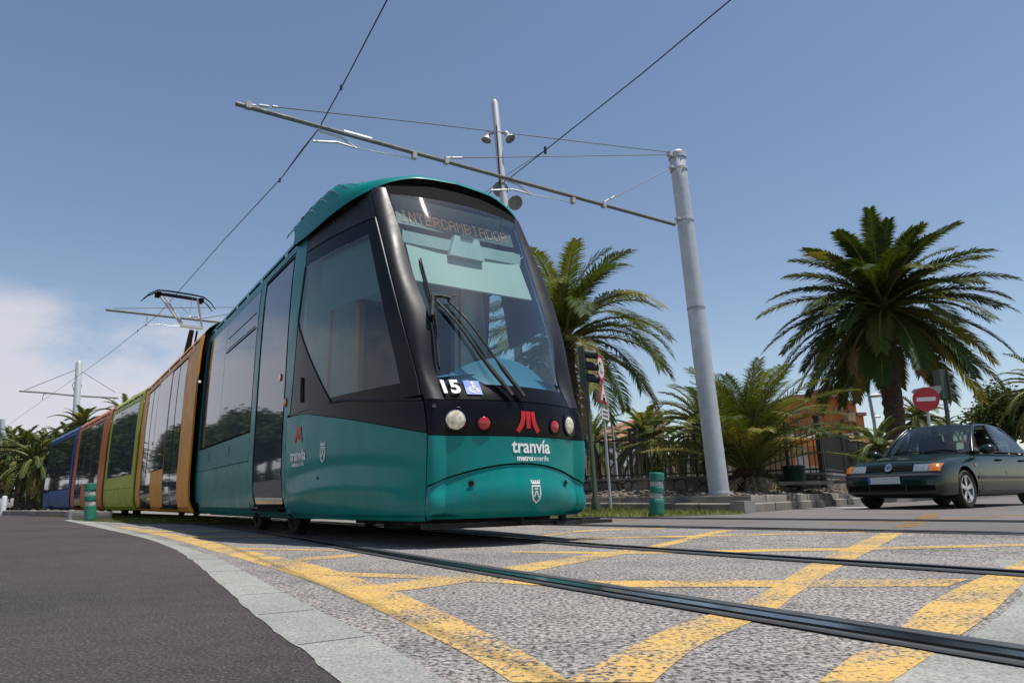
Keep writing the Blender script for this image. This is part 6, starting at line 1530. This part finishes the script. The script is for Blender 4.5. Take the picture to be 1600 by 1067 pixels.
# people in the car
def person(parts, name, label, mats, cols, parentxf):
    """parts: list of (joint list, radius list, material index, sub-count) grown as one skin"""
    me = bpy.data.meshes.new(name); vs, es, rad = [], [], []
    idx = {}
    for key, p, r_ in parts[0]: idx[key] = len(vs); vs.append(tuple(p)); rad.append(r_)
    for a, b in parts[1]: es.append((idx[a], idx[b]))
    me.from_pydata(vs, es, []); o = bpy.data.objects.new(name, me); COL.objects.link(o)
    m_ = o.modifiers.new('skin', 'SKIN'); m_.use_smooth_shade = True
    for i, s_ in enumerate(me.skin_vertices[0].data): s_.radius = (rad[i], rad[i]) if not isinstance(rad[i], tuple) else rad[i]; s_.use_root = (i == 0)
    s2 = o.modifiers.new('sub', 'SUBSURF'); s2.levels = s2.render_levels = 2
    me2 = bpy.data.meshes.new_from_object(o.evaluated_get(bpy.context.evaluated_depsgraph_get())); bpy.data.objects.remove(o)
    for q in mats: me2.materials.append(MATS[q])
    for p in me2.polygons: p.material_index = cols(p.center); p.use_smooth = True
    o = bpy.data.objects.new(name, me2); COL.objects.link(o); o.matrix_world = parentxf; tag(o, label, 'person'); return o
th = R(90-CAR_A); XF = Matrix.Translation((CAR_P[0], CAR_P[1], CAR_Z)) @ Matrix.Rotation(th, 4, 'Z')
car.location = (CAR_P[0], CAR_P[1], CAR_Z); car.rotation_euler = (0, 0, th)
def sitter(y, shirt, skin, hands, label):
    J = [('pel', V(2.58, y, .56), .15), ('wst', V(2.60, y, .72), .14), ('chs', V(2.62, y, .92), .165), ('nck', V(2.60, y, 1.08), .06), ('jaw', V(2.56, y, 1.15), .068), ('hd', V(2.575, y, 1.235), .092), ('crn', V(2.59, y, 1.30), .070)]
    E_ = [('pel', 'wst'), ('wst', 'chs'), ('chs', 'nck'), ('nck', 'jaw'), ('jaw', 'hd'), ('hd', 'crn')]
    J += [('nose', V(2.470, y, 1.205), .014)]; E_ += [('hd', 'nose')]
    for s_ in (-1, 1):
        k = 'r' if s_ > 0 else 'l'; hx, hy, hz = hands[0 if s_ < 0 else 1]
        J += [(k+'s', V(2.60, y+s_*.19, .99), .065), (k+'e', V(2.42, y+s_*.26, .80), .05), (k+'w', lerp(V(2.42, y+s_*.26, .80), V(hx, hy, hz), .85), .032), (k+'p', V(hx, hy, hz), .036)]
        E_ += [('chs', k+'s'), (k+'s', k+'e'), (k+'e', k+'w'), (k+'w', k+'p')]
        for fi, (dy, ln_) in enumerate(((-.030, .062), (-.010, .072), (.010, .068), (.030, .055))):
            J += [(k+'f%d' % fi, V(hx-.04, hy+dy, hz+.012), .010), (k+'g%d' % fi, V(hx-.045-ln_*.5, hy+dy*1.1, hz-.02), .008)]; E_ += [(k+'p', k+'f%d' % fi), (k+'f%d' % fi, k+'g%d' % fi)]
        J += [(k+'t', V(hx-.01, hy-s_*.05, hz+.03), .011)]; E_ += [(k+'p', k+'t')]
    for s_ in (-1, 1):
        k = 'R' if s_ > 0 else 'L'; J += [(k+'h', V(2.52, y+s_*.10, .54), .095), (k+'k', V(2.12, y+s_*.15, .62), .07), (k+'a', V(1.85, y+s_*.14, .30), .045), (k+'t', V(1.70, y+s_*.14, .27), .04)]; E_ += [('pel', k+'h'), (k+'h', k+'k'), (k+'k', k+'a'), (k+'a', k+'t')]
    def col_(c_):
        if c_.z > 1.055 and c_.x < 2.9: return 2 if (c_.z > 1.25 or c_.x > 2.585) and c_.z > 1.13 else 1
        if c_.x < 2.36 and c_.z > .78: return 1
        return 0
    return person([J, E_], 'person', label, [shirt, skin, 'hair'], col_, XF)
sitter(-.36, 'shirt_light', 'skin', ((2.07, -.44, 1.16), (2.07, -.26, 1.14)), 'driver of the green car in a grey shirt with both hands on the steering wheel')
sitter(.38, 'shirt_dark', 'skin_dark', ((2.25, .28, .70), (2.25, .50, .70)), 'dark-clothed passenger beside the driver in the green car')
